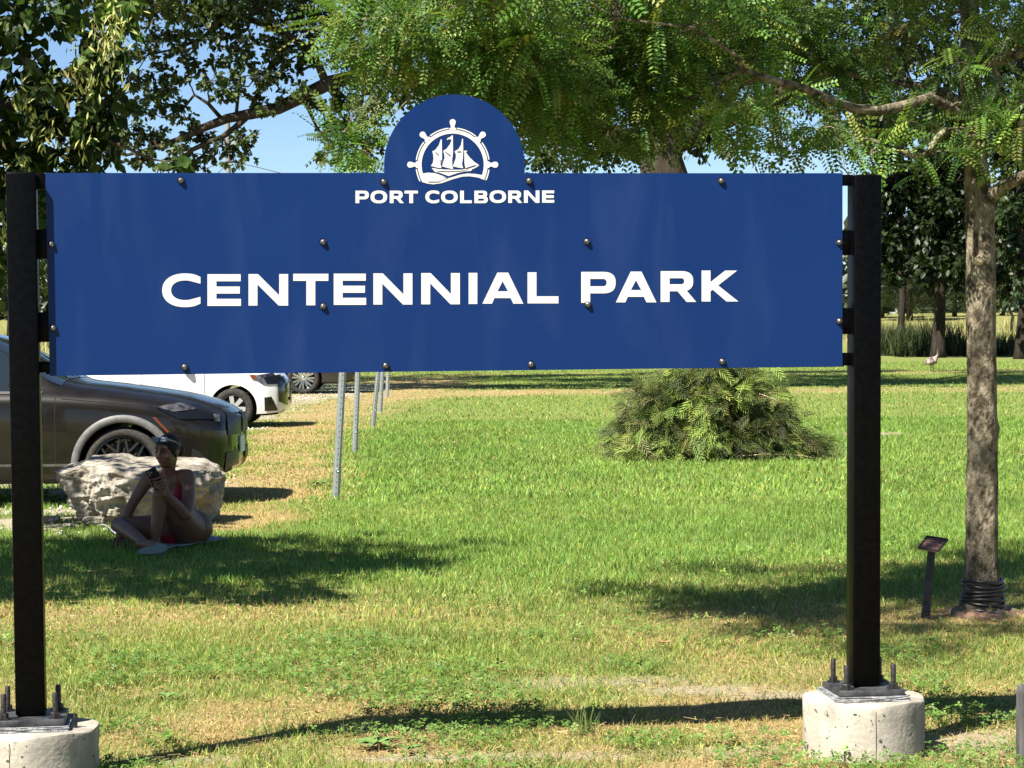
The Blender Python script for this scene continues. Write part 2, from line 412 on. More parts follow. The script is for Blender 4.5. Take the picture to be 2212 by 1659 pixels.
def sup(cx, cy, rx, ry, a0, a1, n=26, e=2.35):
    pts = []
    for i in range(n + 1):
        t = a0 + (a1 - a0) * i / n; c, s = math.cos(t), math.sin(t)
        pts.append((cx + rx * math.copysign(abs(c) ** (2 / e), c), cy + ry * math.copysign(abs(s) ** (2 / e), s)))
    return pts
PI = math.pi
def glyph(ch, W, H, s, h):
    """outlines with origin bottom-left, y up"""
    if ch == 'I': return [[(0, 0), (0, H), (W, H), (W, 0)]]
    if ch == 'L': return [[(0, 0), (0, H), (s, H), (s, h), (W, h), (W, 0)]]
    if ch == 'T': return [[(W / 2 - s / 2, 0), (W / 2 - s / 2, H - h), (0, H - h), (0, H), (W, H), (W, H - h), (W / 2 + s / 2, H - h), (W / 2 + s / 2, 0)]]
    if ch == 'E':
        m0, m1 = H / 2 - h * .5, H / 2 + h * .5; q = W * .965
        return [[(0, 0), (0, H), (W * .99, H), (W * .99, H - h), (s, H - h), (s, m1), (q, m1), (q, m0), (s, m0), (s, h), (W, h), (W, 0)]]
    if ch == 'N': return [[(0, 0), (0, H), (s * 1.05, H), (W - s, .33 * H), (W - s, H), (W, H), (W, 0), (W - s * 1.05, 0), (s, .67 * H), (s, 0)]]
    if ch == 'A':
        f = lambda q: q * W
        return [[(0, 0), (f(.365), H), (f(.63), H), (W, 0), (f(.755), 0), (f(.69), .18 * H), (f(.295), .18 * H), (f(.235), 0)], [(f(.37), .40 * H), (f(.495), .72 * H), (f(.625), .40 * H)]]
    if ch == 'P':
        b = .305 * H; ry = (H - b) / 2; cy = b + ry
        o_ = [(0, 0), (0, H)] + sup(W - ry * 1.25, cy, ry * 1.25, ry, PI / 2, -PI / 2, e=2.6) + [(s, b), (s, 0)]
        iy = ry - h
        return [o_, [(s, cy - iy), (s, cy + iy)] + sup(W - s - iy, cy, iy, iy, PI / 2, -PI / 2, 12)]
    if ch == 'R':
        b = .345 * H; ry = (H - b) / 2; cy = b + ry; Wb = W * .915
        o_ = [(0, 0), (0, H)] + sup(Wb - ry * 1.2, cy, ry * 1.2, ry, PI / 2, -PI / 2.9, e=2.5) + [(W * .735, b + .02 * H), (W, 0), (W * .73, 0), (W * .475, b), (s, b), (s, 0)]
        iy = ry - h
        return [o_, [(s, cy - iy), (s, cy + iy)] + sup(Wb - s - iy, cy, iy, iy, PI / 2, -PI / 2, 12)]
    if ch == 'B':
        m = .5 * H; r1, r2 = (H - m + h * .25) / 2, (m + h * .25) / 2; w1 = W * .95
        c1 = H - r1; c2 = r2
        o_ = [(0, 0), (0, H)] + sup(w1 - r1 * 1.1, c1, r1 * 1.1, r1, PI / 2, -PI / 3.2, 12) + sup(W - r2 * 1.1, c2, r2 * 1.1, r2, PI / 3.2, -PI / 2, 12)
        i1, i2 = r1 - h * .85, r2 - h * .85
        return [o_, [(s, c1 - i1), (s, c1 + i1)] + sup(w1 - s - i1, c1, i1, i1, PI / 2, -PI / 2, 10), [(s, c2 - i2), (s, c2 + i2)] + sup(W - s - i2, c2, i2, i2, PI / 2, -PI / 2, 10)]
    if ch == 'K':
        return [[(0, 0), (0, H), (s, H), (s, .63 * H), (W * .64, H), (W * .965, H), (W * .45, .52 * H), (W, 0), (W * .675, 0), (s * 1.25, .38 * H), (s, .33 * H), (s, 0)]]
    if ch == 'O':
        v = .03 * H
        return [sup(W / 2, H / 2, W / 2, H / 2 + v, 0, 2 * PI, 48)[:-1], sup(W / 2, H / 2, W / 2 - s, H / 2 + v - h, 0, 2 * PI, 40)[:-1]]
    if ch == 'C':
        v = .04 * H; cx = W * .60
        outer = sup(cx, H / 2, cx, H / 2 + v, PI * .36, PI * 1.64, 44, 2.2)
        inner = sup(cx, H / 2, cx - s, H / 2 + v - h, PI * .36, PI * 1.64, 40, 2.2)
        return [[(W, H * .925)] + outer + [(W, H * .075), (W, H * .29)] + inner[::-1] + [(W, H * .71)]]
def word(name, letters, sx, sy, parent):
    """letters: (char, x0, x1, ytop, ybottom) in source pixels"""
    loops = []
    for ch, x0, x1, yt, yb in letters:
        for lp in glyph(ch, x1 - x0, yb - yt, sx, sy):
            loops.append([((x0 + p[0]) * K, (yb - p[1]) * K) for p in lp])
    return loops
K = IMW / 3840.0
a = lambda c, x0, x1, yt, yb: (c, 550 + x0 * .5425, 550 + x1 * .5425, 980 + yt * .5425, 980 + yb * .5425)
b_ = lambda c, x0, x1, yt, yb: (c, 1650 + x0 * .5425, 1650 + x1 * .5425, 950 + yt * .5425, 950 + yb * .5425)
CENT = [a('C', 107, 372, 92, 308), a('E', 420, 652, 89, 308), a('N', 704, 978, 88, 306), a('T', 1013, 1256, 86, 304), a('E', 1293, 1517, 85, 301), a('N', 1567, 1837, 83, 299), a('N', 1898, 2165, 81, 297),
        b_('I', 198, 258, 135, 350), b_('A', 293, 576, 133, 348), b_('L', 605, 819, 131, 346), b_('P', 976, 1214, 128, 342), b_('A', 1216, 1496, 126, 339), b_('R', 1525, 1771, 123, 336), b_('K', 1808, 2063, 119, 333)]
for L in CENT: curve_fill('letter', word('letter', [L], 62 * .5425, 49 * .5425, face), .0012, m_white, face)
c_ = lambda c, x0, x1, yt=1020, yb=1135: (c, 1250 + x0 * .40687, 1250 + x1 * .40687, 300 + yt * .40687, 300 + yb * .40687)
PORT = [c_('P', 204, 327), c_('O', 343, 496, 1022, 1133), c_('R', 520, 650), c_('T', 656, 779), c_('C', 848, 976, 1022, 1132), c_('O', 993, 1146, 1022, 1132), c_('L', 1168, 1276), c_('B', 1300, 1424), c_('O', 1440, 1592, 1020, 1130), c_('R', 1612, 1741, 1019, 1133), c_('N', 1757, 1900, 1018, 1132), c_('E', 1924, 2036, 1018, 1131)]
for L in PORT: curve_fill('letter', word('letter', [L], 35 * .40687, 26 * .40687, face), .0012, m_white, face)
# ship's wheel emblem
e_ = lambda p: ((1400 + p[0] * .27125) * K, (420 + p[1] * .27125) * K)
EC = (1097, 728)
def arc(r, d0, d1, n=40): return [(EC[0] + r * math.cos(RAD(d0 + (d1 - d0) * i / n)), EC[1] - r * math.sin(RAD(d0 + (d1 - d0) * i / n))) for i in range(n + 1)]
wave_top = [(688, 847), (760, 838), (860, 848), (950, 880), (1035, 916), (1110, 895), (1200, 866), (1300, 850), (1400, 855), (1506, 872)]
wave_bot = [(1540, 936), (1450, 906), (1330, 888), (1230, 893), (1100, 928), (950, 982), (830, 1000), (740, 988), (672, 968)]
band = arc(483, 209, -26) + wave_bot + []
inner = arc(430, 196.5, -19.5)
loops = [band, inner + wave_top[::-1][1:-1]]
for d0, d1 in ((207, 187), (173, 142), (128, 96.5), (83.5, 51), (37, 8), (-8, -25)):
    loops.append(arc(514, d0, d1, 10) + arc(497, d1, d0, 10))
hand = []
for ang in (180, 135, 90, 45, 0):
    u = (math.cos(RAD(ang)), -math.sin(RAD(ang))); v = (-u[1], u[0])
    prof = [(478, 50), (505, 44), (512, 30), (530, 24), (560, 36), (585, 42), (605, 40), (620, 28), (629, 10)]
    hand.append([(EC[0] + u[0] * r + v[0] * q, EC[1] + u[1] * r + v[1] * q) for r, q in prof] + [(EC[0] + u[0] * r - v[0] * q, EC[1] + u[1] * r - v[1] * q) for r, q in prof[::-1]])
hull = [(805, 772), (870, 783), (940, 790), (1100, 798), (1250, 792), (1300, 780), (1400, 752), (1470, 738), (1400, 778), (1362, 795), (1350, 815), (1260, 822), (1160, 845), (1040, 886), (960, 856), (900, 836), (848, 826)]
miz = [(932, 380), (946, 376), (948, 500), (950, 610), (948, 690), (938, 776), (870, 766), (795, 745), (822, 705), (832, 650), (828, 590), (815, 545), (860, 520), (905, 460)]
mainm = [(1090, 320), (1099, 322), (1102, 560), (1090, 660), (1092, 740), (1104, 790), (1020, 772), (952, 752), (962, 700), (985, 640), (980, 580), (964, 540), (1015, 505), (1060, 445), (1084, 385), (1045, 374), (1015, 390), (1026, 360), (1060, 346)]
fore = [(1226, 372), (1240, 372), (1243, 540), (1238, 640), (1226, 720), (1242, 776), (1170, 768), (1100, 750), (1118, 700), (1140, 640), (1142, 590), (1125, 542), (1175, 515), (1212, 455)]
jib = [(1252, 534), (1296, 534), (1296, 546), (1276, 550), (1320, 615), (1390, 685), (1462, 734), (1380, 752), (1272, 778), (1258, 700)]
emb = curve_fill('emblem', [[e_(p) for p in lp] for lp in loops], .0012, m_white, face)
for lp in hand: curve_fill('wheel_handle', [[e_(p) for p in lp]], .0019, m_white, face)
for lp, nm in ((hull, 'hull'), (miz, 'sail'), (mainm, 'sail'), (fore, 'sail'), (jib, 'sail')): curve_fill(nm, [[e_(p) for p in lp]], .0012, m_white, face)
slits = [[(852, 556), (866, 556), (910, 598), (898, 604)], [(980, 543), (994, 546), (1074, 602), (1060, 610)], [(1160, 545), (1215, 543), (1215, 556), (1162, 558)], [(1242, 545), (1254, 545), (1256, 755), (1244, 755)], [(930, 660), (942, 660), (940, 735), (928, 735)],
         [(955, 760), (1080, 790), (955, 786)], [(1110, 762), (1235, 790), (1112, 790)], [(1280, 772), (1425, 728), (1400, 750), (1280, 788)], [(810, 758), (940, 780), (930, 786), (812, 766)],
         [(870, 812), (1000, 818), (1200, 812), (1320, 792), (1310, 798), (1200, 820), (1000, 826), (890, 820)], [(740, 962), (900, 962), (1020, 918), (940, 884), (1035, 916), (900, 970), (780, 972)]]
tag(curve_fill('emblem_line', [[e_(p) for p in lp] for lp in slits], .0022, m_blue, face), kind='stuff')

# carriage bolts
bm = bmesh.new(); lathe(bm, [(0, .0125), (.005, .012), (.0085, .0095), (.0105, .005), (.0112, .0), (.0112, -.002)], 14); lathe(bm, [(0.0145, .0006), (.0145, -.002)], 14)
bolt_me = smooth(bm_mesh('bolt', bm), 50)
R_f = Matrix((( SU.x, 0, SN.x), (SU.y, 0, SN.y), (0, 1, 0)))       # columns: along, up, out
for x, y in ((391, 390), (829, 393), (1143, 391), (1558, 391), (698, 523), (1268, 522), (111, 528), (1813, 524), (698, 662), (1270, 658), (115, 709), (1813, 694), (399, 793), (833, 790), (1147, 787), (1560, 781)):
    inst('bolt', bolt_me, Matrix.Translation(on_panel(x, y, .0015)) @ R_f.to_4x4() @ Matrix.Rotation(random.random() * 3, 4, 'Z'), sign, m_bolt)

# posts, rails behind the panel, brackets
PW = .0508
def post_line(xt, yt, xb, yb):
    t = on_panel(xt, yt, PW) - SN * PW; b = on_panel(xb, yb, PW) - SN * PW
    return t, b
posts = []
for xt, yt, xb, yb in ((44, 371, 65.5, 1546), (1876, 377, 1873, 1482)):
    t, b = post_line(xt, yt, xb, yb)
    bm = bmesh.new()
    vs = []
    for q in (b, t):
        for i, j in ((-1, -1), (1, -1), (1, 1), (-1, 1)):
            vs.append(bm.verts.new(q + SU * (i * PW) - SN * (j * PW)))
    for f in ((0, 3, 2, 1), (4, 5, 6, 7), (0, 1, 5, 4), (1, 2, 6, 5), (2, 3, 7, 6), (3, 0, 4, 7)): bm.faces.new([vs[i] for i in f])
    fixn(bm); bevel(bm, .007, 3)
    link('post', bm_mesh('post', bm, True, 40), m_black, sign)
    posts.append((t, b))
S3c = S3
def sbox(name, c, h, mt=m_black, bv=.003):
    bm = bmesh.new(); box(bm, c, h, S3c); fixn(bm); bevel(bm, bv, 2)
    return link(name, bm_mesh(name, bm, True, 40), mt, sign)
# angle-iron rails behind the panel
for ya, yb in ((388, 388), (798, 782), (520, 518), (672, 664)):
    p0 = on_panel(100, ya, -.030); p1 = on_panel(1819, yb, -.030)
    c = (p0 + p1) / 2; hl = (p1 - p0).length / 2
    ax = (p1 - p0).normalized(); up = Vector((0, 0, 1)); up = (up - ax * up.dot(ax)).normalized()
    M3 = Matrix((ax, ax.cross(up), up)).transposed()
    bm = bmesh.new(); box(bm, c, (hl, .022, .017), M3); fixn(bm)
    link('rail', bm_mesh('rail', bm), m_black, sign)
# tabs from post to panel
for side, tabs in ((0, ((374, 409), (495, 559), (674, 739), (781, 805))), (1, ((377, 401), (497, 551), (665, 722), (762, 790)))):
    t, b = posts[side]
    for ya, yb in tabs:
        ym = (ya + yb) / 2
        fr = (ym - 372) / (1546 - 372) if side == 0 else (ym - 377) / (1482 - 377)
        pc = t.lerp(b, fr)
        if side == 0: x0, x1 = pc + SU * (PW - .002), on_panel(101, ym, -.008)
        else: x0, x1 = on_panel(1817, ym, -.008), pc - SU * (PW - .002)
        z0 = on_panel(100 if side == 0 else 1820, yb).z; z1 = on_panel(100 if side == 0 else 1820, ya).z
        u0 = (x0 - sbase).dot(SU); u1 = (x1 - sbase).dot(SU)
        nn = (x0 - sbase).dot(SN) if side == 1 else (x1 - sbase).dot(SN)
        c = sbase + SU * ((u0 + u1) / 2) - SN * .0115; c.z = (z0 + z1) / 2
        sbox('bracket', c, ((u1 - u0) / 2 + .01, .005, (z1 - z0) / 2), bv=.0015)
# base plates
m_plate = mat('galvanised_plate', (.06, .065, .07), rough=.45, metal=.4, build=lambda nt, b: noise_mix(nt, b, (.02, .021, .024), (.14, .145, .15), 12, lo=.35, hi=.75))
m_grout = mat('grey_grout', rough=.9, build=lambda nt, b: noise_mix(nt, b, (.10, .105, .11), (.30, .31, .31), 40, lo=.35, hi=.65, bump=.8, bdist=.01))
def conc_build(nt, b):
    rp, mp = noise_mix(nt, b, (.33, .295, .235), (.46, .42, .35), 7, lo=.3, hi=.7, bump=.5, bdist=.006, bscale=60)
    # trowel stains and form-tube seams with a shape of their own
    tc, wv, r2, mx = nodes(nt, 'TexCoord', 'TexNoise', 'ValToRGB', 'MixRGB')
    mp2 = nodes(nt, 'Mapping')[0]; nt.links.new(tc.outputs['Object'], mp2.inputs[0]); mp2.inputs['Scale'].default_value = (1, 1, .45)
    nt.links.new(mp2.outputs[0], wv.inputs['Vector']); wv.inputs['Scale'].default_value = 5.5; wv.inputs['Detail'].default_value = 3
    r2.color_ramp.elements[0].position = .50; r2.color_ramp.elements[1].position = .66
    r2.color_ramp.elements[0].color = (0, 0, 0, 1); r2.color_ramp.elements[1].color = (.55, .55, .55, 1)
    nt.links.new(wv.outputs[0], r2.inputs[0]); nt.links.new(r2.outputs[0], mx.inputs[0])
    nt.links.new(rp.outputs[0], mx.inputs[1]); mx.inputs[2].default_value = (.10, .10, .10, 1)
    nt.links.new(mx.outputs[0], b.inputs['Base Color'])
m_conc = mat('cast_concrete', rough=.9, spec=.2, build=conc_build)
m_pit = mat('concrete_pit', (.07, .065, .055), rough=.95)
bm = bmesh.new(); lathe(bm, [(.0095, -.02), (.0095, .085), (.008, .088), (0, .088)], 10)
rod_me = smooth(bm_mesh('anchor_rod', bm), 40)
bm = bmesh.new(); lathe(bm, [(.0, .018), (.016, .018), (.0175, .015), (.0175, .002), (.026, .002), (.026, -.002), (0, -.002)], 6)
nut_me = bm_mesh('nut', bm)
for side, (t, b) in enumerate(posts):
    ax = (b - t).normalized()
    ptop = b.z - .004; pth = .022
    ftop = ptop - pth - .018
    c = Vector((b.x, b.y, 0))
    sbox('base_plate', Vector((c.x, c.y, ptop - pth / 2)), (.122, .122, pth / 2), m_plate, .004)
    lab = 'round concrete footing under the left black post, half cut by frame' 
    ft = thing('concrete_footing', (c.x, c.y, 0), 'pale pitted concrete footing carrying the sign post beside the boulder side' if side == 0 else 'pale pitted concrete footing carrying the sign post beside the trunk and plaque', 'footing', 'round concrete sign footings')
    R = .222 if side else .232
    seg = 72; bm = bmesh.new(); rings = []
    zs = list(np.linspace(-.25, ftop - .012, 14)) + [ftop - .004, ftop]
    for zi, z in enumerate(zs):
        ring = []
        for k in range(seg):
            th = 2 * PI * k / seg
            r = R
            # spiral seam of the cardboard form
            sp = ((z / .11 + th / (2 * PI)) % 1.0)
            if sp < .10: r -= .0022
            r += .002 * math.sin(3 * th + side) + .0012 * math.sin(11 * th + z * 30)
            if zi == len(zs) - 1: r -= .012 + .006 * vnoise(math.cos(th) * 3, math.sin(th) * 3, .4, side)
            if zi == len(zs) - 2: r -= .003
            ring.append(bm.verts.new((c.x + r * math.cos(th), c.y + r * math.sin(th), z + (.004 * math.sin(5 * th) if zi > 13 else 0))))
        rings.append(ring)
    for q0, q1 in zip(rings, rings[1:]):
        for k in range(seg): bm.faces.new((q0[k], q0[(k + 1) % seg], q1[(k + 1) % seg], q1[k]))
    bm.faces.new(rings[-1])
    link('concrete_drum', bm_mesh('concrete_drum', bm, True, 35), m_conc, ft)
    bm = bmesh.new(); box(bm, (c.x, c.y, (ftop + ptop - pth) / 2 + .001), (.135, .135, (ptop - pth - ftop) / 2 + .004), S3c)
    bmesh.ops.subdivide_edges(bm, edges=bm.edges[:], cuts=6, use_grid_fill=True)
    for v in bm.verts:
        o = v.co - Vector((c.x, c.y, 0)); k = 1 + .05 * (random.random() - .5); v.co.x = c.x + o.x * k; v.co.y = c.y + o.y * k
        if v.co.z > ptop - pth - .001: v.co.z = ptop - pth - .001
    link('grout_pad', bm_mesh('grout_pad', bm), m_grout, ft)
    # form seam down the side and a chipped band round it
    bm = bmesh.new(); ths = (-PI / 2 + (.05 if side else -.12),)
    for th in ths:
        o_ = Vector((math.cos(th), math.sin(th), 0)); t_ = Vector((-o_.y, o_.x, 0)); q = Vector((c.x, c.y, 0)) + o_ * (R + .0022)
        vs = [bm.verts.new(q + t_ * a_ + Vector((0, 0, z))) for a_, z in ((-.0011, .0), (.0011, .0), (.0014, ftop - .02), (-.0008, ftop - .02))]; bm.faces.new(vs)
    link('form_seam', bm_mesh('form_seam', bm), m_pit, ft)
    # air holes
    bm = bmesh.new()
    for k in range(90):
        th = rng.uniform(PI, 2 * PI); z = ftop - .02 - abs(rng.normal(0, .10)) if False else rng.uniform(.01, ftop - .015); rr = rng.choice([.0018, .0026, .0042, .006], p=[.45, .3, .17, .08])
        o = Vector((math.cos(th), math.sin(th), 0)); q = Vector((c.x, c.y, z)) + o * (R + .0026)
        u, v, _ = frame(o); vs = []
        for i in range(7):
            a_ = 2 * PI * i / 7; vs.append(bm.verts.new(q + u * (math.cos(a_) * rr * rng.uniform(.7, 1.5)) + v * (math.sin(a_) * rr * rng.uniform(.5, 1.0))))
        bm.faces.new(vs)
    ap = link('air_hole', bm_mesh('air_hole', bm), m_pit, ft); tag(ap, kind='stuff')
    for i in (-1, 1):
        for j in (-1, 1):
            q = Vector((c.x, c.y, ptop)) + SU * (i * .088) - SN * (j * .088)
            tl = Matrix.Rotation(rng.uniform(-.03, .03), 4, 'X')
            inst('anchor_rod', rod_me, Matrix.Translation(q) @ tl, ft, m_dark_steel)
            inst('nut', nut_me, Matrix.Translation(q + Vector((0, 0, .003))) @ Matrix.Rotation(rng.uniform(0, 1), 4, 'Z'), ft, m_dark_steel)
    if side == 0:
        q = Vector((c.x, c.y, ftop)) + SU * .155 + SN * .06
        bm = bmesh.new(); lathe(bm, [(.0, .05), (.007, .048), (.007, -.01)], 8)
        inst('form_peg', bm_mesh('form_peg', bm), Matrix.Translation(q), ft, m_dark_steel)
FOOT_TOP = ftop

# ------------------------------------------------------------ trees and plants
m_leaf = leaf_mat('leaf', .22, .45, .3)
m_leaf_gloss = leaf_mat('leaf_glossy', .30, .5, .25)
m_needle = leaf_mat('evergreen_leaf', .18, .6, .2)
m_bark_locust = bark('bark_locust', (.05, .04, .026), (.25, .215, .15), 17, (1, 1, .62), 1.3, .40, .62, .015)
m_bark_oak = bark('bark_oak', (.018, .014, .010), (.075, .06, .043), 6, (1, 1, .25), 1.0, bd=.05)
m_bark_far = bark('bark_far', (.016, .012, .009), (.05, .04, .03), 4, (1, 1, .25), 1.0, bd=.05)
m_bark_linden = bark('bark_linden', (.05, .04, .03), (.18, .15, .11), 10, (1, 1, .25), .9)
LEAF2 = ([(0, 0, 0), (-.30, .42, .07), (0, 1, -.05), (.30, .42, .07)], [(0, 2, 1), (0, 3, 2)])
LEAFO = ([(0, 0, 0), (-.22, .28, .05), (-.30, .62, .06), (0, 1, -.06), (.30, .62, .06), (.22, .28, .05)], [(0, 2, 1), (0, 3, 2), (0, 4, 3), (0, 5, 4)])
LEAFH = ([(0, 0, 0), (-.40, .02, .06), (-.46, .38, .07), (-.20, .78, .02), (0, 1.08, -.10), (.20, .78, .02), (.46, .38, .07), (.40, .02, .06)], [(0, 2, 1), (0, 3, 2), (0, 4, 3), (0, 5, 4), (0, 6, 5), (0, 7, 6)])
def locust_leaf():
    v, f = [], []
    n = 10
    for i in range(n):
        y = .10 + .82 * i / (n - 1); L = .135 * (1 - .35 * abs(i / (n - 1) - .4)); z = -.16 * (y ** 2)
        for s in (-1, 1):
            k = len(v); a = RAD(68 - 10 * i / n); dx, dy = s * math.cos(RAD(90) - a), math.cos(a)
            px, py = -dy * s * .0, 0
            base = (0, y, z); tip = (dx * L, y + dy * L, z - .025); m = ((base[0] + tip[0]) / 2, (base[1] + tip[1]) / 2)
            wv = .031; nx, ny = -dy, dx
            v += [base, (m[0] + nx * wv, m[1] + ny * wv, z - .008), tip, (m[0] - nx * wv, m[1] - ny * wv, z - .014)]
            f += [(k, k + 1, k + 2, k + 3) if s < 0 else (k + 3, k + 2, k + 1, k)]
    return v, f
LOCUST = locust_leaf()
def cedar_spray():
    v, f = [], []
    def strip(p, q, w):
        k = len(v); d = Vector(q) - Vector(p); n = Vector((-d.y, d.x, 0)).normalized() * w
        m = Vector(p).lerp(Vector(q), .45)
        v.extend([tuple(p), tuple(m + n), tuple(q), tuple(m - n)]); f.append((k, k + 1, k + 2, k + 3))
    strip((0, 0, 0), (0, 1, -.28), .014)
    for i in range(5):
        y = .12 + .17 * i; z = -.28 * y * y; L = .46 * (1 - .5 * i / 5)
        for s in (-1, 1):
            t = (s * L * .62, y + L * .95, z - .10 * L - .03); strip((0, y, z), t, .027)
    return v, f
CEDAR = cedar_spray()

def jit_cols(cols, n, var=.18):
    cols = np.asarray(cols); c = cols[rng.integers(0, len(cols), n)]
    return np.clip(c * (1 + rng.normal(0, var, (n, 1))) * (1 + rng.normal(0, .05, (n, 3))), .004, 1)

def skeleton_points(paths, step=.35):
    pts = []; rr = []
    for pth in paths:
        for (p, r0), (q, r1) in zip(pth, pth[1:]):
            n = max(1, int((q - p).length / step))
            for i in range(n): pts.append(p.lerp(q, i / n)); rr.append(r0 + (r1 - r0) * i / n)
        pts.append(pth[-1][0]); rr.append(pth[-1][1])
    return np.array([tuple(p) for p in pts]), np.array(rr)
def jag(p, q, n, amp):
    out = [p]
    for i in range(1, n): out.append(p.lerp(q, i / n) + Vector(rng.normal(0, amp, 3)))
    out.append(q); return out

def make_tree(name, label, base, trunk, limbs, clumps, leaf, lsize, cols, bark_m, leaf_m, group=None, twig_n=9, per_twig=14, drop=.35, limb_seg=9,
              spread=1.0, side_up=.9, trunk_seg=16, wob=.10, twig_r=.006, lean_sun=.55, high_leaf=1.0, cat='tree', twig_len=1.0):
    """trunk/limbs: lists of (Vector, radius); clumps: (centre Vector, (rx,ry,rz), leaves)"""
    t = thing(name, base, label, cat, group)
    bm = bmesh.new(); tube(bm, [p for p, r in trunk], [r for p, r in trunk], trunk_seg, wob=wob)
    tr = link('trunk', smooth(bm_mesh('trunk', bm)), bark_m, t)
    for lb in limbs:
        bm = bmesh.new(); tube(bm, [p for p, r in lb], [r for p, r in lb], limb_seg, wob=wob)
        link('limb', smooth(bm_mesh('limb', bm)), bark_m, t)
    SP, SR = skeleton_points([trunk] + limbs)
    bm = bmesh.new()
    LC, LD, LU, LF = [], [], [], []
    for c, rad, nl in clumps:
        cf = rng.uniform(.62, 1.25)
        c = Vector(c); rad = np.array(rad)
        d = np.linalg.norm(SP - np.array(c), axis=1); j = int(np.argmin(d)); p0 = Vector(SP[j])
        if d[j] > .05:
            r0 = min(SR[j] * .6, twig_r * 4 + .01 * d[j])
            tube(bm, jag(p0, c, 5, .05 * d[j]), list(np.linspace(r0, twig_r, 6)), 5, False)
        nt_ = max(2, int(nl / per_twig))
        for k in range(nt_):
            o = rng.normal(size=3); o = o / np.linalg.norm(o) * rng.uniform(.25, 1.0) ** .6
            tc = np.array(c) + o * rad
            dirv = o * rad; dirv = dirv / (np.linalg.norm(dirv) + 1e-6) + np.array([0, 0, -drop]); dirv /= np.linalg.norm(dirv)
            L = float(np.mean(rad)) * .55 * twig_len
            st = tc - dirv * L * .5
            if k % 2 == 0: tube(bm, [c.lerp(Vector(st), .15), Vector(st) + Vector(rng.normal(0, .03 * L, 3)), Vector(tc)], [twig_r, twig_r * .7, twig_r * .35], 4, False)
            u = rng.uniform(0, 1, per_twig)
            pos = st[None] + dirv[None] * (u * L)[:, None] + rng.normal(0, .10 * L * spread, (per_twig, 3))
            ld = dirv[None] * .7 + rng.normal(0, .65, (per_twig, 3)) + np.array([0, 0, -drop])
            up = np.array([0, 0, 1.0]) * side_up + rng.normal(0, .6, (per_twig, 3)) + np.array([-SK.x, -SK.y, 0]) * lean_sun * .4
            LC.append(pos); LD.append(ld); LU.append(up); LF.append(np.full(per_twig, cf * rng.uniform(.7, 1.25)))
    if len(bm.verts): tag(link('twigs', smooth(bm_mesh('twigs', bm)), bark_m, t), kind='stuff')
    else: bm.free()
    LC = np.concatenate(LC); LD = np.concatenate(LD); LU = np.concatenate(LU); LF = np.concatenate(LF)
    keep = LC[:, 2] > .05; LC, LD, LU, LF = LC[keep], LD[keep], LU[keep], LF[keep]; N = len(LC)
    Rm = rot_frames(LD, LU); S = lsize * np.clip(rng.normal(1, .22, N), .5, 1.6) * np.where(LC[:, 2] > 9.6, high_leaf, 1.0)
    me = inst_mesh('crown', leaf[0], leaf[1], Rm, LC, S, jit_cols(cols, N) * LF[:, None])
    tag(link('crown', me, leaf_m, t), kind='stuff')
    return t
def pc(x, y, D, r): return (P(x, y, D), r)
def px_clump(x, y, D, rx, ry=None, n=300, depth=None):
    k = pxm(D); ry = ry or rx
    return (P(x, y, D), (rx * k, (depth or (rx + ry) / 2 * k), ry * k), n)

